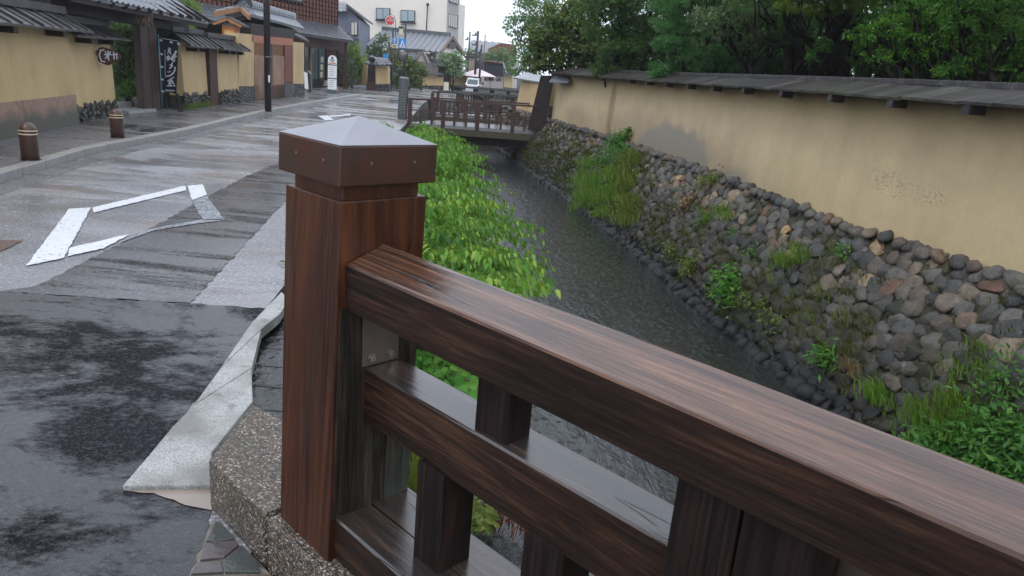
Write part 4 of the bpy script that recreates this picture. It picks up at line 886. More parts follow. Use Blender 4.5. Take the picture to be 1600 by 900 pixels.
# small roofs over the gate's two pillars
for a, b, c, d in [((362, 38), (406, 52), (398, 40), (358, 26)), ((455, 52), (484, 65), (476, 58), (460, 50))]:
    rel(MB().slab([gy(*a, 22.2 if a[0] < 400 else 28), gy(*b, 23.4 if a[0] < 400 else 29.3), gy(c[0], c[1], 24.2 if a[0] < 400 else 30), gy(d[0], d[1], 23 if a[0] < 400 else 28.8)], (0, 0, -.06)).build('side_roof', M['roof_board']), g2)
# roofed orange lantern box
lb = thing('lantern_box', 'small gabled orange timber lantern box above the low wall roof', 'lantern', gy(360, 62, 21.8))
c0 = gy(361, 52, 21.8); mb = MB().box(c0[0] - .20, c0[0] + .20, c0[1] - .15, c0[1] + .15, c0[2] - .17, c0[2] + .20); rel(mb.build('box', M['orange_wood'], None, .008), lb)
rel(MB().box(c0[0] - .13, c0[0] + .13, c0[1] - .165, c0[1] - .152, c0[2] - .14, c0[2] + .08).build('paper_panel', simple('amber_panel', (.62, .32, .12), .5, .1, 5)), lb)
rel(MB().box(c0[0] - .22, c0[0] + .25, c0[1] - .17, c0[1] + .17, c0[2] - .55, c0[2] - .175).build('stand', M['dark_wood']), lb)
for s_ in (-1, 1): rel(MB().beam(c0 + [0, -.25, .36], c0 + [s_ * .40, -.25, .20], .05, .06).build('bargeboard', M['orange_wood']), lb)
rel(MB().slab([c0 + [-.44, -.22, .20], c0 + [0, -.22, .38], c0 + [.44, -.22, .20], c0 + [.44, -.22, .24], c0 + [0, -.22, .43], c0 + [-.44, -.22, .24]], (0, .5, 0)).build('roof', M['roof_board']), lb)
# ---- two-storey townhouse with red lattice
HA, HB = np.array([-13.9, 30.2]), gy(529, 100, 41.5)[:2]; hd = nrm(HB - HA); ho = np.array([hd[1], -hd[0]]); HL = np.linalg.norm(HB - HA)
hs = thing('townhouse', 'two-storey dark timber townhouse with red lattice upper floor and green-grey window', 'house', (-11.5, 36, 0))
H = lambda s, q, z: np.array([HA[0] + hd[0] * s + ho[0] * q, HA[1] + hd[1] * s + ho[1] * q, z])
def hbox(s0, s1, q0, q1, z0, z1, m_, nm, par=None, bev=0.): return rel(MB().slab([H(s0, q0, z0), H(s1, q0, z0), H(s1, q1, z0), H(s0, q1, z0)], (0, 0, z1 - z0)).build(nm, m_, None, bev), par or hs)
hbox(-1.5, HL - .2, -6, -.05, 3.1, 6.4, M['brown_wood'], 'upper_wall'); hbox(-1.5, HL - .3, -6, -1.4, 0, 3.0, M['dark_wood'], 'back_wall')
mb = MB(); s = -1.4
def rgap(s, z): return 5.2 < s < 8.3 and z > 3.95
lat = MB()
while s < HL - .2:
    zt_ = 6.4
    if rgap(s, 4.5): zt_ = 4.0
    lat.slab([H(s, -.05, 3.2), H(s + .07, -.05, 3.2), H(s + .07, .06, 3.2), H(s, .06, 3.2)], (0, 0, zt_ - 3.2)); s += .30
rel(lat.build('lattice', M['dark_wood']), hs)
bmx = MB(); s = -1.4
while s < HL - .4:
    z = 3.25
    while z < 6.2:
        if not (rgap(s + .2, z + .15)): bmx.slab([H(s + .075, -.05, z), H(s + .295, -.05, z), H(s + .295, .03, z), H(s + .075, .03, z)], (0, 0, .17 + random.uniform(-.01, .01)))
        z += .215
    s += .30
pan = rel(bmx.build('shingle_panel', M['brick_lattice']), hs)
wn = hbox(5.3, 8.2, -.08, .02, 4.0, 6.0, M['frame_dark'], 'window')
for k in range(4): hbox(5.38 + k * .71, 6.03 + k * .71, .022, .035, 4.08, 5.95, M['glass_grey'], 'pane', wn)
mb = MB(); PE = gy(554, 64.5, 40.6); tiled_slope(mb, H(-1.6, 1.1, 2.55), PE, H(HL + .0, -.0, 3.22), H(-1.6, -.0, 3.25), .24, .26); rel(mb.build('pent_roof', M['tile'], recalc=True), hs)
rel(MB().beam(H(-1.6, 1.12, 2.50), PE + [0, 0, -.06], .05, .08).build('gutter', M['roof_board']), hs)
hbox(HL - 9, HL - .1, .45, .55, 1.95, 2.5, M['brown_wood'], 'fascia_panel')
q = gy(539.5, 132, 40.); rel(MB().box(q[0] - .07, q[0] + .07, q[1] - .07, q[1] + .07, 0, 2.5).build('porch_post', M['brown_wood']), hs)
FA, FB_ = H(0, -1.0, 0), H(HL, -1.0, 0); hp = lambda x, z: np.array([*gv(x, 100, FA, FB_)[:2], z])
def hq(x0, x1, z0, z1, out_, mt, nm, par=None): v = np.array([ho[0], ho[1], 0]) * out_; return rel(MB().slab([hp(x0, z0), hp(x1, z0), hp(x1, z1), hp(x0, z1)], v).build(nm, M[mt]), par or hs)
hq(455, 545, 0., 3.0, -.3, 'dark_wood', 'lower_wall')
for a, b, mt in [(481.5, 484, 'pale_wood'), (507, 520, 'brown_wood'), (526, 529, 'brown_wood')]: hq(a, b, 0, 2.6, .14, mt, 'column')
for a, b in [(474, 481), (485, 495.5), (496.2, 506.5)]:
    dr = hq(a, b, .08, 2.2, .05, 'frame_dark', 'door')
    f = hq(a + 1, (a + b) / 2 - .3, .35, 2.1, .062, 'glass_grey', 'pane', dr); hq((a + b) / 2 + .3, b - 1, .35, 2.1, .062, 'glass_grey', 'pane', dr)
    if a > 490:
        for z in (.45, .85, 1.25): hq(a + 2 + z, a + 6 + z, z, z + .3, .075, 'sign_pale' if z < 1 else 'pale_wall', 'notice', dr)
hq(505, 521, 0, .30, .16, 'pale_wall', 'plinth'); hq(521, 526, .9, 1.9, .04, 'frame_dark', 'window')

# ---- utility pole with stickers
up = thing('utility_pole', 'slim dark steel utility pole at the kerb, white number plate', 'pole', (-6.9, 19.6, .1))
pa = gz(419, 173, .1); rel(MB().tube([(pa[0], pa[1], .08), (pa[0] - .02, pa[1], 6)], [.088, .075], 14).build('pole', M['metal_dark']), up)
q = gy(419, 89, pa[1]); rel(MB().tube([q + [0, 0, -.018], q + [0, 0, .018]], .094, 14).build('clamp', M['steel']), up)
q = gy(420.5, 123, pa[1] - .10); rel(MB().box(q[0] - .022, q[0] + .022, q[1] - .004, q[1] + .004, q[2] - .09, q[2] + .09).build('number_plate', M['white']), up)
# ---- A-board, bus stop, cone
ab = thing('a_board', 'small black-framed white A-board sign beside the right gate pillar', 'sign', gz(480, 146, 0.05)); Yb = gz(480, 146, .05)[1]
rel(MB().slab([gy(475, 112, Yb), gy(480, 114, Yb), gy(482, 140, Yb), gy(476, 138, Yb)], (0, .03, 0)).build('panel', M['white']), ab)
rel(MB().slab([gy(480.5, 110, Yb + .02), gy(485, 116, Yb + .02), gy(486, 146, Yb + .02), gy(481, 146, Yb + .02)], (0, .25, 0)).build('frame', M['metal_dark']), ab)
bs = thing('bus_stop_sign', 'white round-topped bus stop sign on a grey base at the kerb', 'sign', gz(518, 146, .1)); Yb = gz(518, 146, .1)[1]; k_ = Yb / CF
c0 = gy(519, 116, Yb); hw = 6.6 * k_; zb_, zt2 = gy(519, 140, Yb)[2], gy(519, 94, Yb)[2]
ring = [(c0[0] - hw, Yb, zb_), (c0[0] + hw, Yb, zb_)] + [(c0[0] + hw * math.cos(a), Yb, zt2 + hw * 1.05 * math.sin(a)) for a in np.linspace(0, math.pi, 14)]
pnl = rel(MB().slab(ring, (0, .05, 0)).build('panel', M['white'], None, .004), bs)
for z in (101.5, 122.5): q = gy(519, z, Yb)[2]; rel(MB().box(c0[0] - hw - .004, c0[0] + hw + .004, Yb - .006, Yb + .055, q - .018, q + .018).build('band', M['frame_dark']), bs)
mb = MB()
for z, w_, n_ in [(93.6, .62, 7), (96, .35, 4)]:
    for k in range(n_): x = c0[0] + (k - (n_ - 1) / 2) * hw * w_ * 2 / n_; q = gy(519, z, Yb)[2]; mb.box(x - .012, x + .012, Yb - .004, Yb - .001, q - .02, q + .02)
mb.tube([(c0[0], Yb - .001, gy(0, 0, 1)[2] * 0 + gy(519, 90.5, Yb)[2]), (c0[0], Yb - .004, gy(519, 90.5, Yb)[2])], .05, 14)
for z in range(106, 120, 3): q = gy(519, z, Yb)[2]; mb.box(c0[0] - hw * .7, c0[0] + hw * (.1 + .5 * random.random()), Yb - .003, Yb - .001, q - .006, q + .006)
for z in range(126, 138, 3): q = gy(519, z, Yb)[2]; mb.box(c0[0] - hw * .7, c0[0] + hw * (.1 + .5 * random.random()), Yb - .003, Yb - .001, q - .006, q + .006)
rel(mb.build('lettering', M['sign_text']), pnl)
q = gy(519, 98.8, Yb)[2]; rel(MB().box(c0[0] - hw * .85, c0[0] + hw * .85, Yb - .004, Yb - .001, q - .022, q + .022).build('orange_line', M['sign_orange']), pnl)
rel(MB().slab([(c0[0] - hw - .03, Yb - .05, .1), (c0[0] + hw + .04, Yb - .05, .1), (c0[0] + hw + .01, Yb - .05, zb_), (c0[0] - hw - .01, Yb - .05, zb_)], (0, .2, 0)).build('base', simple('grey_plastic', (.10, .12, .13), .5, .2, 5), None, .006), bs)
cn = thing('traffic_cone', 'small faded orange cone right beside the bus stop sign', 'cone', gz(527, 146, .1)); pc = gz(527, 146, .1)
rel(MB().tube([pc, pc + [0, 0, .30]], [.09, .02], 12).build('cone', M['pale_wood']), cn); rel(MB().box(pc[0] - .12, pc[0] + .12, pc[1] - .12, pc[1] + .12, .1, .125).build('base', M['pale_wood']), cn)
#@@FAR

# ------------------------------------------------------------------ FAR BUILDINGS
def fpoly(pix, Y, depth): return MB().slab([gy(x, y, Y) for x, y in pix], (0, depth, 0))
hb = thing('blue_house', 'narrow blue-grey gabled house between the townhouse and the cream block', 'house', gy(545, 120, 50))
rel(MB().slab([gy(522, 12, 50), gy(541, 10, 50), gy(561, 30, 50), gy(561, 130, 50), gy(522, 130, 50)], (-1, 8, 0)).build('wall', M['blue_wall']), hb)
rel(MB().slab([gy(541, 5, 49.6), gy(567, 26, 49.6), gy(566, 29, 49.6), gy(541, 10, 49.6)], (-1, 8, 0)).build('roof', M['tile']), hb)
mb = MB(); tiled_slope(mb, gy(518, 18, 49.6), gy(541, 18, 49.5) * [1, 1, 1], gy(541, 4, 50.5), gy(518, 2, 50.5), .3, .35); rel(mb.build('roof', M['tile_pale']), hb)
wn = rel(fpoly([(545, 30), (561, 33), (561, 62), (545, 58)], 49.5, .5).build('bay', M['blue_wall']), hb); f = rel(fpoly([(548, 33), (558.5, 35), (558.5, 56), (548, 54)], 49.4, .08).build('window', M['frame_dark']), hb)
for a, b in ((549, 553), (554, 557.6)): rel(fpoly([(a, 34.5), (b, 35.3), (b, 54.5), (a, 53.5)], 49.34, .03).build('pane', M['pale_wall']), f)
wb = thing('office_block', 'plain cream multi-storey block rising behind the tiled roofs', 'building', gy(640, 100, 66))
rel(MB().slab([gy(520, -60, 66), gy(702, -60, 66), gy(698, 100, 66), gy(520, 100, 66)], (0, 10, 0)).build('wall', M['white_wall']), wb)
sA, sB, sC, sD = gy(702.4, -60, 65.9), gy(719, -60, 71), gy(714.5, 100, 71), gy(698.2, 100, 65.9)
rel(MB().slab([sA, sB, sC, sD], (-.8, .6, 0)).build('side_wall', M['grey_wall']), wb)
rel(MB().slab([gy(715, 5, 72), gy(727, 9, 75), gy(723, 110, 75), gy(711, 110, 72)], (-.5, .8, 0)).build('side_wing', M['white_wall']), wb)
for x0, y0, x1, y1 in [(587.5, 12, 609.5, 31.5), (626, 15.5, 648.5, 35)]:
    f = rel(fpoly([(x0, y0), (x1, y0 + .9), (x1 - .3, y1), (x0 - .3, y1 - 1)], 65.85, .3).build('window', M['frame_dark']), wb); xm = (x0 + x1) / 2
    for a, b in ((x0 + 1, xm - .4), (xm + .5, x1 - 1.2)): rel(fpoly([(a, y0 + 1.2), (b, y0 + 1.6), (b - .2, y1 - 2), (a - .2, y1 - 2.4)], 65.80, .04).build('pane', simple('pale_blue_glass', (.30, .38, .40), .15, .1, 2)), f)
    rel(fpoly([(x0 - 1.5, y1 - .6), (x1 + 1, y1 + .5), (x1 + 1, y1 + 1.8), (x0 - 1.5, y1 + .6)], 65.6, .3).build('sill', M['frame_dark']), f)
for x0, y0, x1, y1 in [(700.5, 21, 714.5, 43), (703, -12, 716.5, 5)]:
    f = rel(MB().slab([gy(x0, y0, 66.2), gy(x1, y0 + 3, 70.2), gy(x1 - .6, y1 + 2, 70.2), gy(x0 - .6, y1 - 2, 66.2)], (.12, -.1, 0)).build('window', M['frame_dark']), wb)
    for k in range(4):
        a = x0 + .6 + k * (x1 - x0 - .8) / 4; b = a + (x1 - x0 - .8) / 4 - .7; t0 = (a - x0) / (x1 - x0); t1 = (b - x0) / (x1 - x0)
        rel(MB().slab([gy(a, y0 + 1 + 3 * t0, 66.2 + 4 * t0 - .6), gy(b, y0 + 1 + 3 * t1, 66.2 + 4 * t1 - .6), gy(b - .5, y1 - 3 + 4 * t1, 66.2 + 4 * t1 - .6), gy(a - .5, y1 - 3 + 4 * t0, 66.2 + 4 * t0 - .6)], (.03, -.05, 0)).build('pane', M['pale_wall']), f)
dp = MB().tube([gy(668.3, 6, 65.7), gy(665.8, 52, 65.7)], .05, 8); dp.tube([gy(668.4, 5, 65.7), gy(668.2, 9, 65.7)], .12, 8); rel(dp.build('drain_pipe', M['frame_dark']), wb)
# tiled house
th = thing('tiled_house', 'low house with broad blue-grey tiled roof and white gable in front of the cream block', 'house', gy(640, 135, 57))
R0, R1, E0, E1 = gy(597, 47, 60), gy(705, 57, 60), gy(568, 71, 55.5), gy(686, 82, 55.5)
mb = MB(); tiled_slope(mb, E0, E1, R1, R0, .42, .42); tiled_slope(mb, R0 + (R0 - E0) * [-1, 1, -1] , gy(724, 84, 63.5), R1, R0, .5, .6); rel(mb.build('roof', M['tile_pale'], recalc=True), th)
rel(MB().beam(R0 + [0, 0, .12], R1 + [0, 0, .12], .35, .3).build('ridge', M['tile']), th)
gw = MB().slab([R1 + [-.4, -.2, -.25], E1 + [-.3, .5, -.1], gy(687, 125, 56), gy(727, 125, 61), gy(722, 86, 61.5)], (-.5, .5, 0)); rel(gw.build('gable_wall', M['pale_wall']), th)
rel(MB().beam(R1 + [.1, -.2, -.05], E1 + [.1, .1, -.02], .1, .25).build('bargeboard', M['far_board']), th); rel(MB().beam(R1 + [.1, 0, -.05], gy(726, 86, 62.5), .1, .25).build('bargeboard', M['far_board']), th)
rel(fpoly([(571, 75), (684, 85), (684, 130), (571, 130)], 56.5, 2).build('wall', M['pale_wall']), th)
rel(MB().slab([gy(702, 66, 59.2), gy(709, 66, 60.2), gy(712, 76, 60.6), gy(699, 74, 58.8)], (.1, -.1, 0)).build('gable_vent', M['frame_dark']), th)
for a, b in ((655, 664), (672, 680)): rel(fpoly([(a, 84), (b, 85), (b, 96), (a, 95)], 56.4, .06).build('window', M['frame_dark']), th)
# small tiled roofs behind the walls
def porch(label, r0, r1, e0, e1, Y, gab=True):
    t = thing('tiled_porch', label, 'gate', gy((r0[0] + r1[0]) / 2, 130, Y)); mb = MB(); a, b, c, d = gy(*e0, Y - .8), gy(*e1, Y - .8), gy(*r1, Y), gy(*r0, Y); tiled_slope(mb, a, b, c, d, .3, .34)
    tiled_slope(mb, a + (d - a) * [0, 2, 0], b + (c - b) * [0, 2, 0], c, d, .3, .34); rel(mb.build('roof', M['tile'], recalc=True), t)
    rel(MB().beam(d + [0, 0, .08], c + [0, 0, .08], .22, .18).build('ridge', M['tile']), t); rel(MB().tube([d + [-.1, -.1, 0], d + [-.1, -.1, .3]], [.2, .06], 8).build('ridge_end_tile', M['tile']), t)
    w_ = (b - a); rel(MB().slab([a + w_ * .15 + [0, .4, -.04], b - w_ * .1 + [0, .4, -.04], np.array([*(b - w_ * .1)[:2], .0]) + [0, .4, 0], np.array([*(a + w_ * .15)[:2], .0]) + [0, .4, 0]], (0, .5, 0)).build('body', M['dark_wood']), t); return t
porch('tiled porch with white gable peeping out above the maple bush', (627, 79), (661, 81), (632, 93), (652, 95), 54.9)
porch('dark tiled gate roof above the far ochre wall, right of the gable', (677, 95), (695, 97), (680, 103), (706, 104), 55.3)
q = gy(660, 80, 49); rel(MB().slab([gy(660, 81, 54.1), gy(650, 95, 53.9), gy(668, 98, 54.4)], (.1, .4, 0)).build('gable', M['pale_wall']), th)
rel(MB().beam(gy(660, 81, 53.9), gy(650, 95, 53.7), .1, .14).build('bargeboard', M['far_board']), th); rel(MB().beam(gy(660, 81, 53.9), gy(668, 98, 54.2), .1, .14).build('bargeboard', M['far_board']), th)
# small walled entrance left of the signs
se = thing('walled_entrance', 'small ochre walled entrance with dark tiled roof and red-brown door, right of the bamboo', 'gate', gz(590, 142, 0)); Ys = gz(590, 142, 0)[1]
rel(fpoly([(586.5, 101), (606, 104), (607, 131), (587, 131)], Ys, .5).build('wall', M['plaster']), se)
rel(fpoly([(586.5, 131), (608, 131), (608.5, 143), (587, 142)], Ys - .05, .5).build('foot', M['stone_foot']), se)
rel(MB().slab([gy(573, 101, Ys + .6), gy(560, 98, Ys + 2.6), gy(556, 130, Ys + 2.6), gy(573, 134, Ys + .6)], (.2, .3, 0)).build('wall', M['plaster']), se)
dr = rel(fpoly([(575.5, 96), (587, 98), (587, 141.5), (573, 140)], Ys + .1, .3).build('door', M['dark_wood']), se); rel(fpoly([(573, 128), (587.5, 129), (587.5, 142), (572, 141)], Ys + .05, .06).build('kick_board', M['brown_wood']), dr); rel(fpoly([(576, 101), (586, 102), (586, 111), (575, 110)], Ys + .05, .06).build('upper_panel', M['brown_wood']), dr)
mb = MB(); tiled_slope(mb, gy(588, 102, Ys - .5), gy(613.5, 101, Ys - .5), gy(606, 92, Ys + .3), gy(583, 89, Ys + .3), .22, .25); tiled_slope(mb, gy(569, 99, Ys - .2), gy(588, 102, Ys - .5), gy(583, 89, Ys + .3), gy(579, 89, Ys + .5), .25, .25)
rel(mb.build('roof', M['tile'], recalc=True), se); rel(MB().tube([gy(580.5, 93, Ys - .3), gy(581, 88, Ys - .2)], [.22, .1], 10).build('ridge_end_tile', M['tile']), se)
# far ochre walls
for x0, x1, lab in [(659, 692, 'far ochre wall with grey roof behind the stone name pillar'), (704, 750, 'farthest ochre wall with grey roof, left of the silver car')]:
    Yw = 53. if x0 < 700 else 56.; t = thing('plaster_wall', lab, 'wall', gy((x0 + x1) / 2, 137, Yw)); dx = 1 if x0 < 700 else .5
    rel(fpoly([(x0, 117 + dx), (x1, 120), (x1, 134), (x0, 134)], Yw, .4).build('wall', M['plaster']), t); rel(fpoly([(x0, 133.6), (x1, 133.6), (x1, 141), (x0, 141)], Yw - .05, .5).build('foot', M['stone_foot']), t)
    rel(MB().slab([gy(x0 - 4, 114.5, Yw - .3), gy(x1 + 3, 117.5, Yw - .3), gy(x1, 114, Yw + .5), gy(x0 - 3, 111, Yw + .5)], (0, 0, -.07)).build('roof', M['roof_board']), t)
    rel(fpoly([(x0 - 6, 113), (x0 - .5, 113), (x0 - .5, 138), (x0 - 7, 138)], Yw + .1, .2).build('end_post', M['brown_wood']), t)
o = fpoly([(693.5, 128), (701, 128.5), (701, 142), (693, 142)], 47, .06).build('notice_board', M['pale_board']); tag(o, 'cream upright notice board between the two far ochre walls', 'notice board')
fn = thing('timber_fence', 'dark slatted timber fence under the maple bush left of the far ochre wall', 'fence', gy(635, 140, 51)); mb = MB()
for x in np.arange(610, 656, 1.5): mb.beam(gy(x, 120, 51), gy(x, 140, 51), .05, .03, (0, 1, 0))
rel(mb.build('slats', M['dark_wood']), fn); rel(fpoly([(609, 118), (656, 119), (656, 121), (609, 120)], 50.9, .1).build('top_rail', M['brown_wood']), fn)
# cafe yard
cf = thing('cafe_fence', 'pale grey fence panel with dark CAFE lettering beside the silver car', 'fence', gy(770, 138, 50))
fp = rel(fpoly([(752, 119), (785.5, 120.5), (785.5, 138), (752, 138)], 50, .08).build('panel', M['cafe']), cf)
rel(fpoly([(765.6, 121), (766.2, 121), (766.2, 138), (765.6, 138)], 49.97, .02).build('seam', M['frame_dark']), fp)
LET = {'D': [[(0, 0), (0, 1), (.6, .8), (.6, .2), (0, 0)]], 'E': [[(.6, 0), (0, 0), (0, 1), (.6, 1)], [(0, .5), (.5, .5)]], 'M': [[(0, 0), (0, 1), (.35, .4), (.7, 1), (.7, 0)]], 'B': [[(0, 0), (0, 1), (.5, .9), (.5, .6), (0, .5), (.6, .4), (.6, .1), (0, 0)]], 'O': [[(0, .15), (0, .85), (.3, 1), (.6, .85), (.6, .15), (.3, 0), (0, .15)]], 'A': [[(0, 0), (.3, 1), (.6, 0)], [(.12, .35), (.5, .35)]], 'C': [[(.6, .85), (.3, 1), (0, .8), (0, .2), (.3, 0), (.6, .15)]], 'F': [[(0, 0), (0, 1), (.6, 1)], [(0, .5), (.5, .5)]]}
a0, a1 = gy(757.2, 125.2, 49.96), gy(784.6, 126.6, 49.96); du = nrm(a1 - a0); tot = np.linalg.norm(a1 - a0); txt = 'DEMBOA CAFE'; adv = tot / len(txt); fr = FR(a0, du, np3(0, 0, 1), np3(0, -1, 0)); mb = MB()
for i, ch in enumerate(txt):
    for st in LET.get(ch, []): stroke(mb, [(i * adv + p[0] * adv * 1.1, p[1] * .21) for p in st], .036, fr, .01)
rel(mb.build('lettering', M['frame_dark']), fp)
pr_ = thing('parasol', 'low wide pinkish-white canopy behind the silver car', 'parasol', gy(748, 138, 56)); apx = gy(748, 107, 56); n = 8
rim = [gy(748, 119, 56) + np3(1.55 * math.cos(a), 1.5 * math.sin(a), -.03) for a in np.linspace(0, 2 * math.pi, n, endpoint=False)]; mb = MB()
for i in range(n): mb.slab([rim[i], rim[(i + 1) % n], apx], (0, 0, -.02))
rel(mb.build('canopy', M['awning']), pr_); rel(MB().tube([apx, (apx[0], apx[1], 0)], .03, 8).build('pole', M['metal_dark']), pr_)
bw = thing('board_building', 'black board-clad building behind the cafe fence', 'building', gy(765, 138, 62)); rel(fpoly([(745, 94), (780, 98), (786, 98), (785, 140), (743, 140)], 62, 5).build('wall', M['black_wall']), bw)
rel(fpoly([(757, 94.6), (786, 98), (786, 99.5), (757, 96)], 61.8, 5.4).build('eave', M['rust_roof']), bw); rel(fpoly([(785.6, 98), (787, 98), (794, 120), (792, 120)], 61.9, .3).build('bargeboard', M['pale_wall']), bw)
bx_ = thing('beige_building', 'small beige rendered building behind the utility poles', 'building', gy(736, 138, 63.5)); rel(fpoly([(727, 90), (746, 90), (745, 140), (726, 140)], 63.5, 3).build('wall', simple('beige_render', (.45, .37, .31), .7, .08, 2)), bx_); rel(fpoly([(725, 87.5), (747, 87.5), (747, 90), (725, 90)], 63.3, 3.4).build('roof', M['roof_board']), bx_)
fh = thing('far_tiled_house', 'distant house with pale tiled roof and rusty gable by the treetops', 'house', gy(760, 130, 78))
mb = MB(); tiled_slope(mb, gy(728, 84, 76), gy(775, 84, 76), gy(784, 67, 80), gy(736, 63, 80), .6, .6); rel(mb.build('roof', M['tile_pale']), fh); rel(fpoly([(763, 76), (783, 67), (806, 70), (806, 90), (760, 92)], 76.5, 3).build('gable', M['rust_roof']), fh); rel(fpoly([(728, 84), (806, 84), (806, 138), (728, 138)], 77, 4).build('wall', M['pale_wall']), fh)
yl = thing('yellow_house', 'sliver of a pale yellow house showing left of the leaning maple', 'house', gy(793, 138, 60)); rel(fpoly([(787, 118), (800, 118), (800, 140), (787, 140)], 60, 3).build('wall', simple('yellow_render', (.55, .45, .25), .7, .1, 2)), yl); rel(fpoly([(785, 117), (794, 111), (803, 117)], 59.6, 4).build('roof', M['tile']), yl)
# poles
def pole(label, x, y0, y1, Y, r, cat='pole', arms=()):
    t = thing('utility_pole', label, cat, gy(x, y1, Y), 0, 'far utility poles'); a = gy(x, y1, Y); b = gy(x, y0, Y); rel(MB().tube([(a[0], Y, 0), (a[0] + .02, Y, b[2])], [r, r * .8], 8).build('pole', M['metal_dark']), t)
    for z, w_ in arms: c = gy(x, z, Y); rel(MB().beam(c + [-w_, 0, 0], c + [w_, 0, 0], .08, .08).build('crossarm', M['metal_dark']), t); rel(MB().tube([c + [w_ * .7, 0, 0], c + [w_ * .7, 0, .2]], .06, 6).build('insulator', M['frame_dark']), t)
    return t
pole('leftmost far utility pole, short, left of the tall one', 729, 49, 130, 60, .07, arms=((62, .12),)); pole('tallest far utility pole with crossarms above the beige building', 741, 48, 134, 55, .10, arms=((55, .16), (70, .18), (80, .12))); pole('dark far pole just right of the tallest one', 748, 70, 134, 50, .08, arms=((82, .14),))
t = thing('flag_pole', 'thin pale grey pole rising in front of the distant tiled roof', 'pole', gy(755, 130, 58)); a = gy(754, 116, 58); b = gy(755.5, 54, 58); rel(MB().tube([(a[0], 58, 0), (a[0], 58, b[2])], .04, 8).build('pole', M['steel']), t)
# ---- sign poles
sp1 = thing('sign_pole', 'dark pole with blue square sign and cream plate beneath it', 'sign', gy(611, 138, 43)); a = gy(611, 138, 43); b = gy(612, 44, 43)
rel(MB().tube([(a[0], 43, 0), (a[0], 43, b[2])], .055, 8).build('pole', M['metal_dark']), sp1)
sg = rel(fpoly([(612.5, 58.5), (620, 59), (620, 67.5), (612.5, 67)], 42.9, .03).build('sign_plate', M['sign_blue'], None, .01), sp1)
mb = MB(); fr = FR(gy(616.2, 63, 42.88), np3(1, 0, 0), np3(0, 0, 1), np3(0, -1, 0)); stroke(mb, [(-.08, .02), (.08, .02)], .05, fr, .004); stroke(mb, [(0.03, .12), (.02, -.1)], .05, fr, .004); stroke(mb, [(.02, -.1), (-.07, -.12)], .03, fr, .004); rel(mb.build('symbol', M['white']), sg)
sg = rel(fpoly([(612.3, 68.5), (620, 69), (620, 75.5), (612.3, 75)], 42.9, .03).build('sign_plate', M['sign_pale'], None, .01), sp1); mb = MB(); fr = FR(gy(616.2, 72, 42.88), np3(1, 0, 0), np3(0, 0, 1), np3(0, -1, 0)); stroke(mb, [(-.09, .03), (.09, .03)], .022, fr, .004); stroke(mb, [(-.07, -.04), (.08, -.04)], .022, fr, .004); rel(mb.build('lettering', M['sign_text']), sg)
rs = thing('round_sign', 'round red sign with white lettering on a thin curved arm', 'sign', gy(617, 138, 43.3)); c = gy(609.5, 32, 43.3); n = 24
dsk = rel(MB().slab([c + np3(.27 * math.cos(a), 0, .27 * math.sin(a)) for a in np.linspace(0, 2 * math.pi, n, endpoint=False)], (0, .03, 0)).build('white_disc', M['white']), rs)
rel(MB().slab([c + np3(.235 * math.cos(a), -.006, .235 * math.sin(a)) for a in np.linspace(0, 2 * math.pi, n, endpoint=False)], (0, .005, 0)).build('red_disc', M['sign_red']), dsk)
mb = MB(); fr = FR(c + np3(0, -.012, 0), np3(1, 0, 0), np3(0, 0, 1), np3(0, -1, 0))
for k in range(4):
    x = -.135 + k * .09; stroke(mb, [(x - .02, .05), (x + .02, .05), (x + .02, -.04), (x - .02, -.04), (x - .02, .05)], .018, fr, .003)
stroke(mb, [(-.08, .13), (.08, .13)], .03, fr, .003); rel(mb.build('lettering', M['white']), dsk)
arc = [c + np3(-.15, .03, -.30), c + np3(-.30, .03, -.05), c + np3(-.26, .03, .2), c + np3(0, .03, .33), c + np3(.2, .03, .25), c + np3(.31, .03, 0), c + np3(.33, .03, -.5)]; foot = gy(617.5, 138, 43.3); rel(MB().tube(arc + [(c[0] + .33, 43.33, 0)], .02, 6).build('curved_arm', M['metal_dark']), rs)
sl_ = thing('street_lamp', 'dark street lamp post with hanging square lantern and pedestrian crossing sign', 'lamp', gy(631, 138, 42)); a = gy(631.5, 138, 42); b = gy(634, 37, 42)
rel(MB().tube([(a[0], 42, 0), (b[0], 42, b[2])], [.06, .05], 10).build('pole', M['metal_dark']), sl_); rel(MB().beam(b + [0, 0, -.08], gy(626, 38.5, 42), .04, .04).build('arm', M['metal_dark']), sl_)
c = gy(627, 48, 42); lt = rel(MB().slab([c + [-.10, -.10, -.2], c + [.10, -.10, -.2], c + [.10, .10, -.2], c + [-.10, .10, -.2]], (0, 0, .32)).build('lantern', M['pale_board'], None, .005), sl_); rel(MB().slab([c + [-.13, -.13, .12], c + [.13, -.13, .12], c + [.13, .13, .12], c + [-.13, .13, .12]], (0, 0, .10)).build('lantern_roof', M['metal_dark']), lt)
sg = rel(fpoly([(623, 60), (634.5, 61), (634.5, 76.5), (622.5, 75.5)], 41.9, .03).build('sign_plate', M['sign_blue'], None, .01), sl_)
tri = rel(fpoly([(628.8, 62), (633.7, 75), (623.7, 74.4)], 41.88, .01).build('triangle', M['white']), sg); c = gy(628.8, 70, 41.86); mb = MB(); fr = FR(c, np3(1, 0, 0), np3(0, 0, 1), np3(0, -1, 0)); stroke(mb, [(0, .12), (.01, -.02), (-.07, -.14)], .03, fr, .004); stroke(mb, [(.01, -.02), (.08, -.14)], .03, fr, .004); stroke(mb, [(-.06, .02), (.07, .04)], .025, fr, .004); rel(mb.build('figure', M['sign_blue']), sg)
cm = thing('convex_mirror', 'round brownish traffic mirror mounted on the street lamp post', 'mirror', gy(628, 138, 41.8)); c = gy(628.5, 86, 41.8)
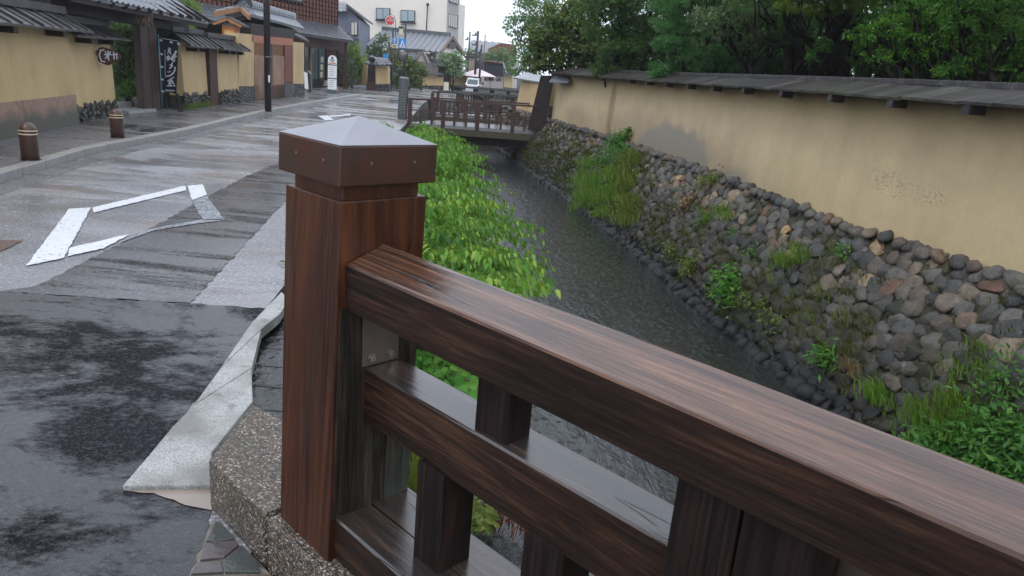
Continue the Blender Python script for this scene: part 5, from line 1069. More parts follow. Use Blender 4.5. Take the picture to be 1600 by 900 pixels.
rel(MB().tube([c + [0, 0, 0], c + [0, -.05, 0], c + [0, -.09, 0], c + [0, -.11, 0]], [.30, .27, .17, .02], 20).build('mirror_face', simple('mirror_face', (.16, .14, .13), .1, .2, 3, metal=.5)), cm); rel(MB().tube([c + [0, .02, 0], c + [0, .0, 0]], .33, 20).build('rim', M['metal_dark']), cm); rel(MB().beam(c + [0, .03, 0], c + [.16, .2, 0], .04, .04).build('bracket', M['metal_dark']), cm)
o = fpoly([(598, 84), (606, 84.5), (606, 93), (598, 92)], 44, .2).build('blue_box', M['sign_blue'], None, .02); tag(o, 'small light blue square sign above the entrance roof', 'sign')
# stone name pillar at the bridge
sp_ = thing('name_pillar', 'dark granite bridge name pillar with carved characters', 'pillar', gz(627, 192, 0)); pp = gz(627, 191, 0); Yp = pp[1]; h_ = gy(628, 123, Yp)[2]; hw = 6.3 * Yp / CF
bd = rel(MB().slab([(pp[0] - hw, Yp, 0), (pp[0] + hw, Yp, 0), (pp[0] + hw, Yp + .24, 0), (pp[0] - hw, Yp + .24, 0)], (.02, 0, h_)).build('shaft', M['stone_pillar'], None, .01), sp_); rel(MB().slab([(pp[0] - hw + .02, Yp + .01, h_), (pp[0] + hw, Yp + .01, h_), (pp[0] + hw, Yp + .23, h_), (pp[0] - hw + .02, Yp + .23, h_)], (.0, 0, .05)).build('cap', M['kerb'], None, .012), sp_)
rel(MB().box(pp[0] - hw - .05, pp[0] + hw + .05, Yp - .04, Yp + .3, -.02, .07).build('plinth', M['kerb'], None, .01), sp_)
mb = MB(); fr = FR(np3(pp[0] + .02, Yp - .002, 0), np3(1, 0, 0), np3(0, 0, 1), np3(0, -1, 0))
for z in (1.12, 1.02): stroke(mb, [(-.01, z), (0, z - .07)], .008, fr, .002); stroke(mb, [(-.02, z - .03), (.02, z - .03)], .008, fr, .002)
for xx in (-.06, -.02, .02, .06):
    for k in range(9):
        z = .88 - k * .075; stroke(mb, [(xx - .012, z), (xx + .012, z)], .005, fr, .002); stroke(mb, [(xx, z + .015), (xx + random.uniform(-.01, .01), z - .02)], .005, fr, .002)
rel(mb.build('carved_text', M['cafe']), bd)
# ------------------------------------------------------------------ FOOTBRIDGES
def footbridge(label, A, B, wd, z0, z1, hr, mat, capmat, nmain, ngap, arch=.08, wide=False):
    t = thing('footbridge', label, 'bridge', ((A[0] + B[0]) / 2, (A[1] + B[1]) / 2, z0)); A = np.array(A); B = np.array(B); d = nrm(B - A); o = np.array([-d[1], d[0]]); Lg = np.linalg.norm(B - A)
    zz = lambda s: z0 + (z1 - z0) * s + arch * math.sin(math.pi * s); P = lambda s, q, z: np.array([*(A + (B - A) * s + o * q), z])
    mb = MB(); N = 14
    for i in range(N):
        a, b = i / N, (i + 1) / N; mb.slab([P(a, 0, zz(a) - .10), P(b, 0, zz(b) - .10), P(b, wd, zz(b) - .10), P(a, wd, zz(a) - .10)], (0, 0, .10))
    rel(mb.build('deck', M['deck']), t)
    for q in (-.04, wd + .0):
        mb = MB()
        for i in range(N):
            a, b = i / N, (i + 1) / N; mb.slab([P(a, q, zz(a) - .26), P(b, q, zz(b) - .26), P(b, q + .06, zz(b) - .26), P(a, q + .06, zz(a) - .26)], (0, 0, .18))
        rel(mb.build('edge_beam', M['deck_side']), t)
    mb = MB()
    for q in (.25, wd - .4): mb.beam(P(0, q, z0 - .36), P(1, q, z1 - .36), .16, .26)
    rel(mb.build('girder', M['dark_wood']), t)
    for q in (.03, wd - .03):
        for hgt, r_ in ((hr, .028), (hr * .55, .018), (hr * .30, .014)):
            rl = MB(); wide_ = hgt == hr and wide
            for i in range(N):
                a, b = i / N, (i + 1) / N; rl.beam(P(a, q, zz(a) + hgt), P(b + .002, q, zz(b) + hgt), .20 if wide_ else r_ * 2, .05 if wide_ else r_ * 1.7)
            rel(rl.build('handrail' if hgt == hr else 'lower_rail', M[capmat]), t)
        for k in range(nmain + 1):
            s = k / nmain; c = P(s, q, zz(s)); rel(MB().box(c[0] - .055, c[0] + .055, c[1] - .055, c[1] + .055, c[2] - .12, c[2] + hr + (.03 if not wide else -.03)).build('railing_post', M[mat], None, .006), t)
            if k < nmain:
                for j in range(1, ngap + 1):
                    s2 = (k + j / (ngap + 1)) / nmain; c = P(s2, q, zz(s2)); rel(MB().box(c[0] - .032, c[0] + .032, c[1] - .032, c[1] + .032, c[2] - .02, c[2] + hr * .55).build('baluster', M[mat]), t)
    return t
footbridge('red-brown painted footbridge nearest the camera across the canal', (-3.32, 20.9), (.60, 19.9), 1.9, 0., .14, .66, 'red_bridge', 'red_bridge', 4, 2, .0)
footbridge('second footbridge with flat grey handrail boards beyond the red one', (-3.3, 25.6), (.35, 25.6), 1.6, 0., .05, .74, 'red_bridge', 'roof_board', 4, 2, .03, True)
footbridge('third footbridge, dark flat handrails, in front of the silver car', (-3.2, 33.5), (-.2, 33.5), 1.8, 0.05, .05, .72, 'dark_wood', 'roof_board', 4, 2, .03, True)
# plinth / dark panels under the second bridge and a short stretch of bank beyond
o = MB().box(-3.5, .4, 29.8, 30.2, -1.2, -.05).build('weir_wall', M['deck_side']); tag(o, 'low dark concrete weir across the canal beyond the second bridge', 'wall')
# ------------------------------------------------------------------ silver car (rear view)
car = thing('parked_car', 'silver hatchback seen from behind beyond the footbridges', 'car', gy(741, 137, 47)); Yc = 46.; k_ = Yc / CF
x0, x1 = gy(727.5, 130, Yc)[0], gy(749, 130, Yc)[0]; zr = gy(738, 122, Yc)[2]; wc = x1 - x0; xm = (x0 + x1) / 2
def cr(pts, Y0, Y1): return [(xm + u * wc / 2, Y0, z) for u, z in pts]
side = [(Yc, .28), (Yc - .03, .62), (Yc + .02, .70), (Yc + .22, zr - .06), (Yc + .42, zr), (Yc + 1.5, zr), (Yc + 2.1, .76), (Yc + 3.0, .66), (Yc + 3.1, .3)]
mb = MB(); NN = [(-1, 1.)]; rings = []
for (y, z) in side:
    t_ = .84 if z > .75 else 1.; rings.append([mb.bm.verts.new((xm + u * wc / 2 * t_, y, z)) for u in (-1, -.93, 0, .93, 1)])
for a, b in zip(rings, rings[1:]):
    for k in range(4): mb.bm.faces.new([a[k], a[k + 1], b[k + 1], b[k]]).smooth = True
mb.bm.faces.new([r[0] for r in rings]); mb.bm.faces.new([r[-1] for r in rings][::-1]); body = rel(mb.build('body', M['car_silver']), car)
rel(MB().slab([(xm - wc * .40, Yc + .005, .72), (xm + wc * .40, Yc + .005, .72), (xm + wc * .34, Yc + .20, zr - .09), (xm - wc * .34, Yc + .20, zr - .09)], (0, -.02, 0)).build('rear_window', M['car_glass'], None, .01), car)
for s_ in (-1, 1):
    rel(MB().box(xm + s_ * wc * .46 - .05, xm + s_ * wc * .46 + .05, Yc - .045, Yc + .02, .48, .66).build('tail_lamp', M['tail_red'], None, .01), car)
    rel(MB().slab([(xm + s_ * wc * .455, Yc + .4, .74), (xm + s_ * wc * .455, Yc + 1.7, .74), (xm + s_ * wc * .43, Yc + 1.35, zr - .08), (xm + s_ * wc * .43, Yc + .5, zr - .08)], (s_ * .02, 0, 0)).build('side_window', M['car_glass']), car)
    mr = gy(750 if s_ > 0 else 726, 127, Yc + 1.8); rel(MB().box(xm + s_ * wc * .62 - .07, xm + s_ * wc * .62 + .07, Yc + 1.75, Yc + 1.85, .72, .84).build('wing_mirror', M['metal_dark'], None, .01), car)
    for y in (Yc + .55, Yc + 2.5):
        wl = rel(MB().tube([(xm + s_ * wc * .50, y, .24), (xm + s_ * wc * .40, y, .24)], .24, 18).build('wheel', M['tyre']), car); rel(MB().tube([(xm + s_ * wc * .505, y, .24), (xm + s_ * wc * .495, y, .24)], .13, 12).build('rim', M['steel']), wl)
rel(MB().box(xm - .16, xm + .16, Yc - .05, Yc - .03, .44, .53).build('number_plate', M['white']), car); rel(MB().box(xm - wc * .48, xm + wc * .48, Yc - .06, Yc + .05, .26, .42).build('bumper', M['car_silver'], None, .02), car)

# ------------------------------------------------------------------ TREES
def T(name, label, cat, bx, Y, lst, lm, leaf, style='broad', trunk=.1, z0=.42, **kw):
    cl = PC(lst, Y); b = gy(bx, 120, Y); return tree(name, label, cat, (b[0], Y, z0), cl, L[lm], leaf, style, trunk, **kw)
T('pale_tree', 'pale blue-green layered tree far off against the white sky', 'tree', 830, 38, [(835, 22, 34), (806, 40, 20), (828, 62, 28), (862, 40, 40), (852, 0, 34), (815, 90, 20), (835, 105, 26), (880, 70, 36), (806, 108, 15)], 'far', .17, 'broad', .22, z0=0, cover=2.2)
T('maple_tree', 'yellow-green maple leaning over the little gate roofs', 'tree', 905, 19.5, [(846, 62, 26), (880, 50, 34), (915, 66, 36), (850, 92, 26), (886, 96, 28), (922, 104, 24), (832, 98, 14), (905, 26, 30), (872, 24, 22), (950, 84, 30), (898, 118, 14)], 'maple', .10, 'maple', .13, cover=3.4)
T('evergreen_tree', 'dark glossy evergreen tree between the maple and the feathery conifer', 'tree', 975, 16, [(950, 30, 44), (985, 64, 42), (1000, 14, 44), (960, 96, 26), (1010, 100, 26), (935, -10, 40), (1030, -20, 50), (940, 110, 18), (1030, 60, 30), (985, 110, 20)], 'dark', .05, 'broad', .14)
T('conifer_tree', 'feathery soft green conifer whose boughs hang behind the wall roof', 'tree', 1100, 13, [(1052, 70, 28), (1085, 92, 30), (1125, 82, 30), (1165, 92, 30), (1200, 88, 26), (1062, 10, 34), (1100, -8, 36), (1050, 40, 26), (1140, 102, 22), (1225, 100, 22), (1070, 108, 20), (1105, 112, 18), (1180, 112, 20), (1030, 112, 18), (1150, 60, 26), (1110, 50, 28), (1180, 30, 26)], 'pine', .04, 'pine', .12, cover=3.0, squash=.5)
T('gnarled_tree', 'sparse grey-green tree with gnarled bare branches showing', 'tree', 1190, 12, [(1110, 30, 30), (1150, 22, 30), (1190, 46, 26), (1130, 56, 20), (1215, 20, 28), (1170, 66, 20), (1215, 62, 22)], 'grey', .06, 'broad', .13, cover=2.4)
T('lime_tree', 'tree with a bright yellow-green sheet of leaves at its top', 'tree', 1262, 11, [(1225, 12, 18), (1255, 18, 22), (1290, 16, 22), (1322, 14, 20), (1350, 6, 20), (1240, -12, 26), (1300, -14, 30)], 'lime', .03, 'fine', .13, squash=.45, cover=3.2)
T('shade_tree', 'mid-green tree filling in beneath the yellow-green leaves', 'tree', 1306, 11.5, [(1240, 52, 28), (1285, 50, 26), (1325, 50, 26), (1355, 66, 24), (1365, 98, 18), (1280, 96, 14), (1340, 30, 26), (1180, -10, 40)], 'dark', .03, 'broad', .15, cover=2.6)
T('leafy_tree', 'mid-green leafy tree hanging low between the two dark trunks and the oak bough', 'tree', 1370, 10.6, [(1345, 88, 20), (1368, 60, 24), (1375, 106, 14), (1340, 112, 12), (1362, 30, 24), (1268, 92, 12), (1285, 74, 16)], 'vine', .03, 'broad', .09, cover=2.2, tint0=-.28)
T('oak_tree', 'bright green oak-like bough hanging over the wall roof', 'tree', 1460, 8.6, [(1388, 44, 24), (1418, 66, 24), (1440, 40, 26), (1398, 86, 14), (1436, 88, 16), (1412, 112, 8), (1460, 70, 20), (1420, 14, 24), (1470, 20, 26), (1412, 128, 4), (1500, 56, 20), (1370, 92, 18), (1345, 60, 20), (1460, 104, 16), (1480, 60, 24)], 'oak', .035, 'broad', .11, cover=2.8)
T('near_tree', 'dark green tree nearest the right edge above the wall', 'tree', 1560, 7.4, [(1500, 30, 34), (1545, 52, 34), (1590, 30, 40), (1520, 84, 16), (1585, 84, 24), (1500, -14, 40), (1560, -20, 50), (1620, 70, 40), (1500, 104, 16), (1550, 108, 18), (1590, 112, 18), (1470, 112, 14)], 'oak', .03, 'broad', .13, cover=2.4, tint0=-.22)
# a dark wood behind them that closes the view: one mass
parts = []
for k in range(46):
    Y = random.uniform(15, 24); x = random.uniform(925, 1720); parts.append(cluster(gy(x, random.uniform(-40, 112), Y), random.uniform(45, 75) * Y / CF, .14, 'broad', .85, 2.6, -.1))
for k in range(30):
    Y = random.uniform(9, 13); x = random.uniform(1180, 1740); parts.append(cluster(gy(x, random.uniform(-120, -30), Y), random.uniform(60, 100) * Y / CF, .11, 'broad', .7, 2.6, -.1))
for y in np.arange(5, 24, .55):
    for q in (1.6, 2.6, 4.):
        if y < 9 and q < 2: continue
        parts.append(cluster((ip(BASEL, y) + q + random.uniform(-.3, .3) + (2.2 if y < 12 else 1.2), y + q * .6, random.uniform(.9, 1.9)), .75, .12, 'broad', .9, 2.2, -.15))
for k in range(44):
    x = random.uniform(940, 1720); Y = random.uniform(14.5, 18) if x < 1240 else random.uniform(11.8, 15); q = gy(x, random.uniform(40, 126), Y); r = random.uniform(32, 48) * Y / CF
    if q[0] > ip(BASEL, Y) + .6 + r: parts.append(cluster(q, r, .085, 'broad', .85, 2.6, -.25))
for k in range(22):
    Y = random.uniform(9.2, 11.6); q = gy(random.uniform(1430, 1720), random.uniform(70, 126), Y); parts.append(cluster(q, .42, .07, 'broad', .85, 2.6, -.1))
for k in range(26):
    q = np3(random.uniform(6.2, 9.5), random.uniform(4.5, 10), random.uniform(.9, 2.6)); parts.append(cluster(q, random.uniform(.5, .75), .08, 'broad', .85, 2.6, -.25))
for k in range(12): parts.append(cluster((random.uniform(4.6, 7), random.uniform(3, 7), random.uniform(2.6, 4)), random.uniform(.6, .9), .10, 'broad', .7, 2.4, -.1))
V, Fq, Tn = joinm(parts); o = npmesh('background_wood', V, Fq, L['dark'], None, {'tint': Tn}); tag(o, 'dark mass of evergreen foliage behind the trees over the long wall', 'foliage', kind='stuff')
for i, (x, Y, r) in enumerate([(1247, 11.6, .20), (1318, 11.2, .24), (1418, 9.9, .10), (1108, 14.5, .12)]):
    b = gy(x, 125, Y); a = np3(b[0], Y, .42); lab = ['thick dark trunk left of the pair under the yellow-green leaves', 'thick dark trunk right of the pair under the yellow-green leaves', 'slender dark trunk behind the hanging oak bough', 'twisted pale-lit stems behind the roof ridge under the conifer', 'dark trunk in the shade right of the oak bough'][i]
    t = thing('tree_trunk', lab, 'tree', a); rel(MB().tube(branch_pts(a, a + np3(random.uniform(-.2, .2), .2, 2.4), 7, .04), np.linspace(r * 1.0, r * .65, 7), 12).build('trunk', M['bark']), t)
    rel(MB().tube(branch_pts(a + np3(0, 0, 1.4), a + np3(-.9, -.2, 2.1), 6, .08), np.linspace(r * .4, .02, 6), 7).build('limb', M['bark']), t)
# left side
T('bamboo_tree', 'yellow-green fine-leaved tree above the first wall roof at top left', 'tree', 60, 17., [(100, 8, 26), (128, 6, 24), (80, 2, 24), (140, -8, 30), (60, -6, 24), (112, 22, 12), (20, -12, 26), (42, 2, 10)], 'bamboo', .10, 'fine', .07, z0=.05, squash=.6)
T('gate_tree', 'glossy dark green tree showing through the big gate opening', 'tree', 198, 18.6, [(180, 48, 18), (205, 50, 20), (188, 78, 22), (215, 84, 22), (200, 105, 24), (178, 108, 18), (220, 60, 18), (195, 128, 20)], 'dark', .10, 'broad', .08, z0=.05, tint0=.15)
T('gate_shrub', 'bright low shrub at the back of the gate steps', 'shrub', 205, 17., [(196, 142, 12), (210, 145, 13), (203, 134, 10), (188, 150, 9), (218, 152, 9)], 'vine', .075, 'broad', .02, z0=.08)
T('garden_tree', 'pale green tree rising behind the dark gate roof end', 'tree', 285, 24, [(285, 4, 18), (300, 12, 14), (270, -4, 18), (290, 44, 12), (276, 42, 10), (298, 48, 8)], 'bamboo', .13, 'fine', .08, z0=.05, tint0=-.2)
parts = [cluster(gy(random.uniform(165, 245), random.uniform(25, 150), 21), .55, .12, 'broad', 1, 2.4, -.2) for _ in range(12)] + [cluster(gy(random.uniform(-20, 170), random.uniform(-10, 40), 17), .6, .12, 'broad', 1, 2.4, -.1) for _ in range(9)]
V, Fq, Tn = joinm(parts); o = npmesh('garden_foliage', V, Fq, L['dark'], None, {'tint': Tn}); tag(o, 'dark garden foliage behind the left walls and gate', 'foliage', kind='stuff')
T('bamboo_clump', 'tall pale yellow-green bamboo clump at the townhouse corner', 'bamboo', 550, 43, [(545, 78, 14), (558, 74, 12), (550, 96, 16), (563, 96, 13), (540, 108, 12), (556, 116, 14), (568, 112, 11), (546, 126, 12)], 'bamboo', .20, 'fine', .05, z0=0, cover=3.6)
T('garden_shrub', 'dark green shrub in front of the tiled roof, left of the signs', 'shrub', 596, 48, [(596, 70, 14), (602, 84, 12), (590, 84, 12), (598, 60, 8), (578, 88, 10)], 'grey', .2, 'broad', .06, z0=0, tint0=.1)
T('maple_bush', 'rounded maple bush around the sign poles above the dark fence', 'tree', 640, 47, [(612, 96, 16), (630, 100, 18), (648, 108, 14), (618, 118, 16), (640, 122, 16), (660, 112, 9), (606, 128, 12), (628, 132, 14), (652, 128, 12)], 'maple', .2, 'maple', .08, z0=0, tint0=.12)
T('light_shrub', 'light green bush in front of the white gable of the tiled house', 'shrub', 708, 54, [(700, 92, 14), (712, 88, 12), (718, 100, 12), (704, 106, 13), (716, 114, 10)], 'far', .22, 'broad', .07, z0=0, tint0=.05)
T('far_shrub', 'pale distant greenery above the black board building', 'shrub', 775, 66, [(770, 88, 12), (785, 86, 12), (760, 90, 8), (796, 96, 12), (794, 112, 10), (730, 82, 8)], 'far', .3, 'broad', .07, z0=0)
# ------------------------------------------------------------------ bright drooping bushes on the left bank
def sprays(name, label, cells, lm, zr, rootf, lf, nl, group=None, spread=1.):
    t = None; st = MB(); parts = []; c0 = None
    for px, py in cells:
        p0 = gz(px, py, 0); nn_ = math.sin(p0[0] * 5.2 + 1.3 * math.sin(p0[1] * 2.1)) * math.sin(p0[1] * 3.3 + 1.7 * math.sin(p0[0] * 3.)) if spread > .5 else 0.
        if nn_ < -.25 and random.random() < .72: continue
        z = random.uniform(*zr) * .55 + .30 * nn_; tip = gz(px, py, z); root = rootf(tip); mid = (root + tip) / 2 + np3(0, 0, .18 + .16 * np.linalg.norm(tip - root)); c0 = root if c0 is None else c0
        s = np.linspace(0, 1, 9)[:, None]; path = root * (1 - s) ** 2 + 2 * mid * s * (1 - s) + tip * s ** 2; st.tube(path, np.linspace(.004, .0012, 9), 4, cap=False)
        base = float(np.clip(random.gauss(.47, .20), 0, 1))
        for b in range(6 if spread > .5 else 1):   # side twigs, each with two rows of hanging leaves
            if b: u0 = random.uniform(.45, .85); o0 = path[int(u0 * 8)]; a = random.uniform(0, 6.28); tw_ = np3(math.cos(a) + .5, math.sin(a) - .2, random.uniform(-.1, .35)); tw_ = nrm(tw_) * random.uniform(.14, .30); q = np.linspace(0, 1, 9)[:, None]; pth = o0 + tw_ * q + np3(0, 0, -.12) * q ** 2; n = 10; lo = .1
            else: pth = path; n = nl; lo = .5
            u = np.clip(np.linspace(lo, 1, n) + rng.normal(size=n) * .01, 0, 1); p = np.stack([np.interp(u * 8, np.arange(9), pth[:, k]) for k in range(3)], 1); tg = nrm(pth[-1] - pth[-3]); sd = nrm(np.cross(tg, [0, 0, 1])); sg = np.where(np.arange(n) % 2 == 0, 1, -1)[:, None]
            ax = nrm(sd * sg * .8 + tg * .5 + np3(0, 0, -.95) + rng.normal(size=(n, 3)) * .22); up = nrm(np3(0, 0, 1) + sd * sg * .35 + rng.normal(size=(n, 3)) * .3)
            kp = np.array([q_[0] > ip(BANK, q_[1]) + .10 and (q_[1] > 4.9 or q_[0] > -.95) for q_ in p]) if spread > .5 else np.ones(n, bool)   # trimmed back from the kerb
            if not kp.any(): continue
            p, ax, up = p[kp], ax[kp], up[kp]; n = len(p)
            tn = np.clip(base + rng.normal(size=n) * .10 + (rng.random(n) < .03) * .5, 0, 1); parts.append(leaves(p, ax, up, lf * rng.uniform(.55, 1.35, n), .42, tn, .16, True))
    t = thing(name, label, 'shrub', c0, 0, group); rel(st.build('stems', M['green_stem'], recalc=False), t); V, Fq, Tn = joinm(parts); rel(npmesh('leaves', V, Fq, L[lm], None, {'tint': Tn}), t); return t
def inpoly(x, y, P_):
    r = False; j = len(P_) - 1
    for i in range(len(P_)):
        if (P_[i][1] > y) != (P_[j][1] > y) and x < (P_[j][0] - P_[i][0]) * (y - P_[i][1]) / (P_[j][1] - P_[i][1]) + P_[i][0]: r = not r
        j = i
    return r
def cells(P_, n):
    o = []; xs = [p[0] for p in P_]; ys = [p[1] for p in P_]
    while len(o) < n:
        x, y = random.uniform(min(xs), max(xs)), random.uniform(min(ys), max(ys))
        if inpoly(x, y, P_): o.append((x, y))
    return o
def rootl(tip):
    y = max(3.6, tip[1] - random.uniform(-.3, .7)); return np3(ip(BANK, y) + .08, y, random.uniform(-.55, -.15))
sprays('drooping_bush', 'bright green drooping bush nearest the railing, hanging over the water', cells([(655, 330), (740, 320), (800, 350), (848, 352), (866, 410), (872, 458), (820, 468), (700, 430), (660, 440)], 360), 'shrub', (-.5, .34), rootl, .074, 15)
sprays('drooping_bush', 'middle bright green bush on the left bank behind the post cap', cells([(600, 250), (735, 228), (770, 260), (806, 300), (818, 340), (740, 350), (560, 350), (560, 290)], 460), 'shrub', (-.45, .42), rootl, .076, 14)
sprays('drooping_bush', 'farthest light green bush on the left bank before the red footbridge', cells([(640, 205), (660, 190), (690, 200), (735, 215), (772, 252), (720, 262), (600, 262), (610, 230)], 280), 'shrub', (-.15, .45), rootl, .085, 12)
sprays('leafy_twig', 'thin arching leafy twigs rising past the right side of the post cap', [(598, 188), (604, 192), (612, 196), (622, 203), (632, 210), (645, 214), (664, 188)], 'shrub', (.42, .5), rootl, .09, 10, spread=.4)
parts = [cluster(np3(ip(BANK, y) + random.uniform(.15, .55), y, random.uniform(-.35, .02)), .34, .085, 'broad', .8, 2.6) for y in np.linspace(5.6, 15, 27)]
V, Fq, Tn = joinm(parts); o = npmesh('bank_undergrowth', V, Fq, L['herb'], None, {'tint': Tn}); tag(o, 'dark leafy undergrowth inside the bushes of the left bank', 'undergrowth', kind='stuff')
# vine leaves seen under the top rail
t = thing('vine_plant', 'round-leaved creeper on the bank seen between the top and middle rails', 'plant', gz(700, 600, -.2)); parts = []
def rl(P_, n, z, lf, lm, shape=.9):
    c = cells(P_, n); p = np.array([gz(x, y, random.uniform(*z)) for x, y in c]); return leaves(p, rng.normal(size=(n, 3)) * [1, 1, .25] + [.3, -.3, -.25], np3(0, -.35, 1) + rng.normal(size=(n, 3)) * .3, lf * rng.uniform(.6, 1.2, n), shape, np.clip(rng.normal(.5, .2, n), 0, 1), .1, True)
V, Fq, Tn = rl([(640, 545), (700, 555), (755, 600), (765, 640), (700, 610), (640, 580)], 420, (-.55, -.1), .065, 'vine'); rel(npmesh('leaves', V, Fq, L['vine'], None, {'tint': Tn}), t)
mb = MB()
for k in range(12): a = gz(random.uniform(645, 740), random.uniform(560, 620), -.4); mb.tube(branch_pts(a, a + np3(random.uniform(-.2, .3), random.uniform(-.2, .1), random.uniform(.05, .2)), 4), .004, 4)
rel(mb.build('stems', M['straw']), t)
t = thing('water_weed', 'yellow-green weed with rusty roots at the water edge seen below the middle rail', 'plant', gz(780, 810, -.75)); V, Fq, Tn = rl([(735, 770), (762, 788), (775, 812), (760, 830), (738, 825)], 160, (-.75, -.5), .06, 'vine', .5); rel(npmesh('leaves', V, Fq, L['fern'], None, {'tint': Tn}), t)
def blades(P, n, ln, lean, wd=.010, spread=.06, droop=.35):
    """grass blades as bent strips"""
    P = np.asarray(P); b = P + rng.normal(size=(n, 3)) * [spread, spread, spread * .4]; a = rng.uniform(0, 2 * math.pi, n); dr = np.stack([np.cos(a), np.sin(a), np.zeros(n)], 1) * rng.uniform(.1, 1, (n, 1)) + np.asarray(lean)
    l = ln * rng.uniform(.5, 1.15, n)[:, None]; m = b + (np3(0, 0, 1) + dr * .35) * l * .55; t_ = m + (np3(0, 0, .45 - droop) + dr * .8) * l * .55; sd = nrm(np.cross(m - b, [0.3, .9, .2])) * wd / 2
    V = np.stack([b - sd, b + sd, m + sd * .8, m - sd * .8, t_ + sd * .15, t_ - sd * .15], 1).reshape(-1, 3); k = np.arange(n)[:, None] * 6
    Fq = np.concatenate([k + [[0, 1, 2, 3]], k + [[3, 2, 4, 5]]], 1).reshape(-1, 4); return V, Fq, np.repeat(np.clip(rng.normal(.5, .22, n), 0, 1), 2)
V, Fq, Tn = joinm([blades(gz(x, y, -.72), 22, .16, (.1, -.1, 0), .006, .05, .5) for x, y in [(780, 818), (795, 825), (808, 830), (770, 805), (790, 810)]]); rel(npmesh('roots', V, Fq, leafm('rusty_roots', (.08, .02, .01), (.16, .05, .02), (.25, .10, .04)), None, {'tint': Tn}), t)
t = thing('reed_tuft', 'dry orange and green stems on the bank just right of the post foot', 'grass tuft', gz(648, 720, -.3)); V, Fq, Tn = joinm([blades(gz(x, y, -.4), 14, .35, (0, 0, 0), .008, .03, 0.) for x, y in [(640, 770), (648, 775), (655, 760), (645, 740), (655, 720)]]); rel(npmesh('blades', V, Fq, L['fern'], None, {'tint': Tn}), t)
# ------------------------------------------------------------------ plants on the stone revetment
def plant(name, label, cat, spots, fn, lm):
    ps = [onrev(x, y) for x, y in spots]; t = thing(name, label, cat, ps[0][0]); V, Fq, Tn = joinm([fn(p, n_) for p, n_ in ps]); rel(npmesh('leaves', V, Fq, L[lm], None, {'tint': Tn}), t); return t
def gf(n, ln, wd=.008, sp=.06, dp=.35): return lambda p, n_: blades(p + n_ * .02, n, ln, n_ * .9, wd, sp, dp)
def lf(n, R, s, asp=.5, hang=.3):
    def f(p, n_):
        q = p + n_ * R * .6 + rng.normal(size=(n, 3)) * R * .5; return leaves(q, n_ * .6 + rng.normal(size=(n, 3)) * .7 + [0, 0, -hang], n_ + [0, 0, .9] + rng.normal(size=(n, 3)) * .4, s * rng.uniform(.6, 1.3, n), asp, np.clip(rng.normal(.5, .2, n), 0, 1), .15)
    return f
plant('grass_clump', 'big bright grass clump on the stone bank below the grey wall stain', 'grass', cells([(905, 262), (950, 245), (975, 270), (965, 330), (935, 350), (905, 330)], 30), gf(80, .19, .010, .13, .6), 'grass')
plant('herb_clump', 'fresh green leaves mixed into the big bright grass clump', 'herb', cells([(910, 262), (950, 245), (1000, 265), (985, 340), (935, 345), (915, 320)], 26), lf(80, .12, .055, .4), 'grass')
plant('fern_clump', 'yellowish fern clump just right of the bright grass clump', 'fern', cells([(965, 262), (1000, 240), (1005, 300), (998, 360), (972, 360), (968, 300)], 22), gf(60, .16, .016, .11, .5), 'fern')
plant('ivy_plant', 'dark green ivy climbing up onto the ochre wall above the grass clump', 'ivy', [(981, 205), (977, 213), (972, 220), (966, 228), (960, 234), (975, 240), (985, 245), (960, 248), (950, 250), (968, 256), (990, 252), (945, 258)], lf(160, .17, .055), 'herb')
iv = thing('ivy_shoot', 'pointed ivy shoot standing up against the grey stained plaster', 'ivy', (2.2, 12.9, .5)); parts = []
for k in range(10):
    p = gv(983 - k * 2.3, 203 + k * 4.2, (ip(BASEL, 11.6) - .05, 11.6), (ip(BASEL, 15) - .05, 15)); parts.append(leaves(p + rng.normal(size=(60, 3)) * (.02 + .010 * k), rng.normal(size=(60, 3)) + [-.3, -.3, -.5], rng.normal(size=(60, 3)) + [-.6, -.5, .8], .055 * rng.uniform(.6, 1.2, 60), .7, np.clip(rng.normal(.5, .2, 60), 0, 1), .15))
V, Fq, Tn = joinm(parts); rel(npmesh('leaves', V, Fq, L['herb'], None, {'tint': Tn}), iv)
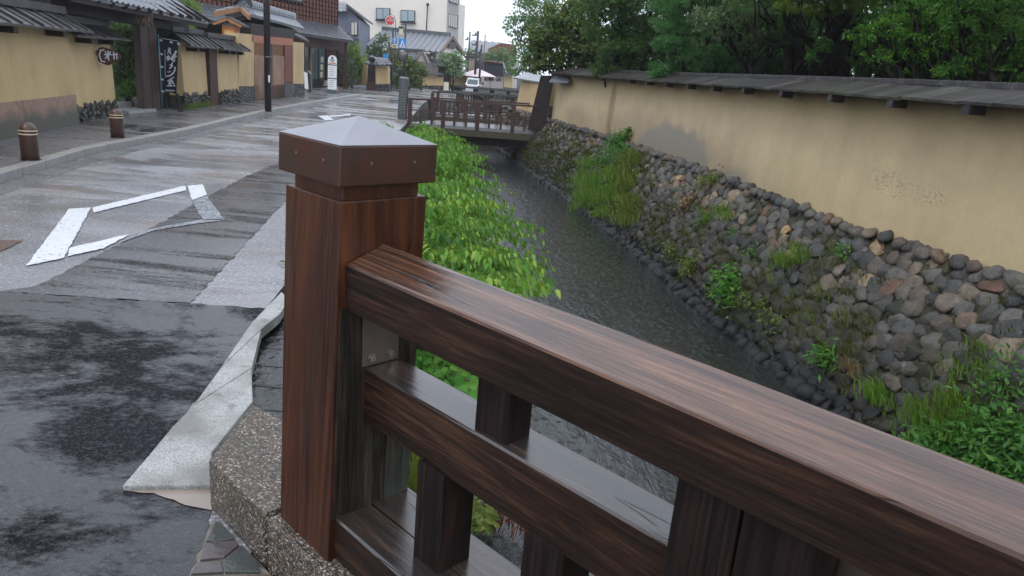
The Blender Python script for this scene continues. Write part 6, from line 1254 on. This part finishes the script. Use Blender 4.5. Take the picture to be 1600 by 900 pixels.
for (spots, fn, lm, nm, lab, cat) in [
    ([(1145, 440), (1160, 452), (1138, 458), (1152, 466)], lf(150, .15, .06), 'vine', 'herb_clump', 'bright fresh green herb near the waterline in the middle of the bank', 'herb'),
    ([(1245, 405), (1258, 412), (1232, 420), (1225, 412)], gf(46, .17, .007, .06), 'grass', 'grass_tuft', 'arching grass tuft high on the bank among dark stones', 'grass tuft'),
    ([(1130, 335), (1112, 345), (1140, 345)], gf(44, .15, .008, .07), 'grass', 'grass_tuft', 'fine grass tuft under the wall foot stones left of centre', 'grass tuft'),
    ([(1080, 318), (1075, 326)], lf(80, .10, .06, .6), 'dry', 'red_leaf_plant', 'small reddish-leaved plant low on the far stones', 'plant'),
    ([(1120, 285), (1100, 290), (1130, 281), (1110, 281)], lf(70, .12, .05), 'fern', 'wall_weed', 'row of weeds sprouting along the wall foot at the end of the grey stain', 'weeds'),
    ([(1090, 415), (1085, 425), (1060, 395)], lf(110, .13, .05), 'fern', 'herb_clump', 'yellow-green weeds just above the water stones at left', 'herb'),
    ([(1292, 556), (1300, 560)], lf(70, .09, .085, .28), 'vine', 'rosette_plant', 'small bright rosette plant near the water stones', 'plant'),
    ([(1375, 618), (1380, 630), (1366, 626)], gf(60, .13, .010, .06), 'grass', 'grass_tuft', 'bright grass tuft at the foot of the bank near the railing', 'grass tuft'),
    ([(1330, 585), (1340, 590)], gf(30, .17, .006, .05, .9), 'dry', 'straw_tuft', 'dry straw-coloured grass hanging beside the rosette plant', 'grass tuft'),
    ([(1500, 590), (1530, 580), (1560, 560), (1545, 600)], gf(34, .12, .007, .08), 'grass', 'grass_tuft', 'loose grass above the big leafy mass at the right edge', 'grass tuft'),
    ([(1290, 470), (1215, 440), (1325, 505), (1270, 500)], gf(24, .16, .007, .07), 'fern', 'grass_tuft', 'scattered small yellowish tufts in the middle of the bank', 'grass tuft'),
    ([(1180, 465), (1195, 478), (1170, 480), (1205, 500), (1225, 515)], lf(60, .10, .04), 'fern', 'herb_clump', 'trail of small yellow-green weeds above the dark water stones', 'herb'),
    ([(1320, 395), (1180, 395), (1150, 370), (1100, 350)], lf(50, .09, .045), 'herb', 'herb_clump', 'little dark green weeds between the upper stones', 'herb'),
    ([(860, 240), (880, 250), (850, 225), (895, 260), (870, 225)], lf(60, .16, .06), 'moss', 'wall_weed', 'mossy weeds on the far bank right of the red footbridge', 'weeds')]:
    plant(nm, lab, cat, spots, fn, lm)
plant('leafy_mass', 'dense dark green leafy weeds filling the bank foot at the right edge', 'weeds', cells([(1440, 690), (1500, 680), (1600, 670), (1660, 720), (1600, 770), (1520, 740), (1430, 710)], 46), lf(150, .10, .06, .42), 'herb')
plant('grass_clump', 'long grass blades at the left end of the dense leafy weeds', 'grass', cells([(1430, 640), (1500, 625), (1560, 660), (1500, 700), (1430, 690)], 16), gf(50, .11, .008, .09), 'grass')
plant('herb_clump', 'tall herb with narrow leaves overlapping the big stones at the right edge', 'herb', [(1570, 610), (1585, 620), (1560, 630), (1590, 600), (1600, 580)], lf(50, .13, .055, .35), 'herb')
# moss cushions over the lower stones
parts = []; rs_ = []
for k in range(900):
    y = random.uniform(2.6, 20); t_ = random.betavariate(2.2, 1.8); 
    if math.sin(y * 2.1) + math.sin(y * 5.3 + t_ * 6) < random.uniform(-1.8, .3): continue
    n_, T_ = revn(y); p = rev(y, t_) + n_ * .02; parts.append(blades(p, 26 if y < 10 else 12, .045 if y < 12 else .07, n_ * 1.2, .007 if y < 10 else .014, .045, .5))
V, Fq, Tn = joinm(parts); o = npmesh('bank_moss', V, Fq, L['moss'], None, {'tint': Tn}); tag(o, 'olive moss and short growth between the stones of the bank', 'moss', kind='stuff')
# weeds at the foot of the left walls
parts = [blades((-8.15 - .01 * k, 17.7 + k * .17, .12), 20, .16, (.3, 0, 0), .012, .06) for k in range(9)] + [blades((-5.55, 7.3 + 0 * k, .02), 10, .08, (0, 0, 0), .01, .05) for k in range(2)]
V, Fq, Tn = joinm(parts); o = npmesh('wall_foot_weeds', V, Fq, L['grass'], None, {'tint': Tn}); tag(o, 'thin weeds along the stone foot behind the banner', 'weeds', kind='stuff')
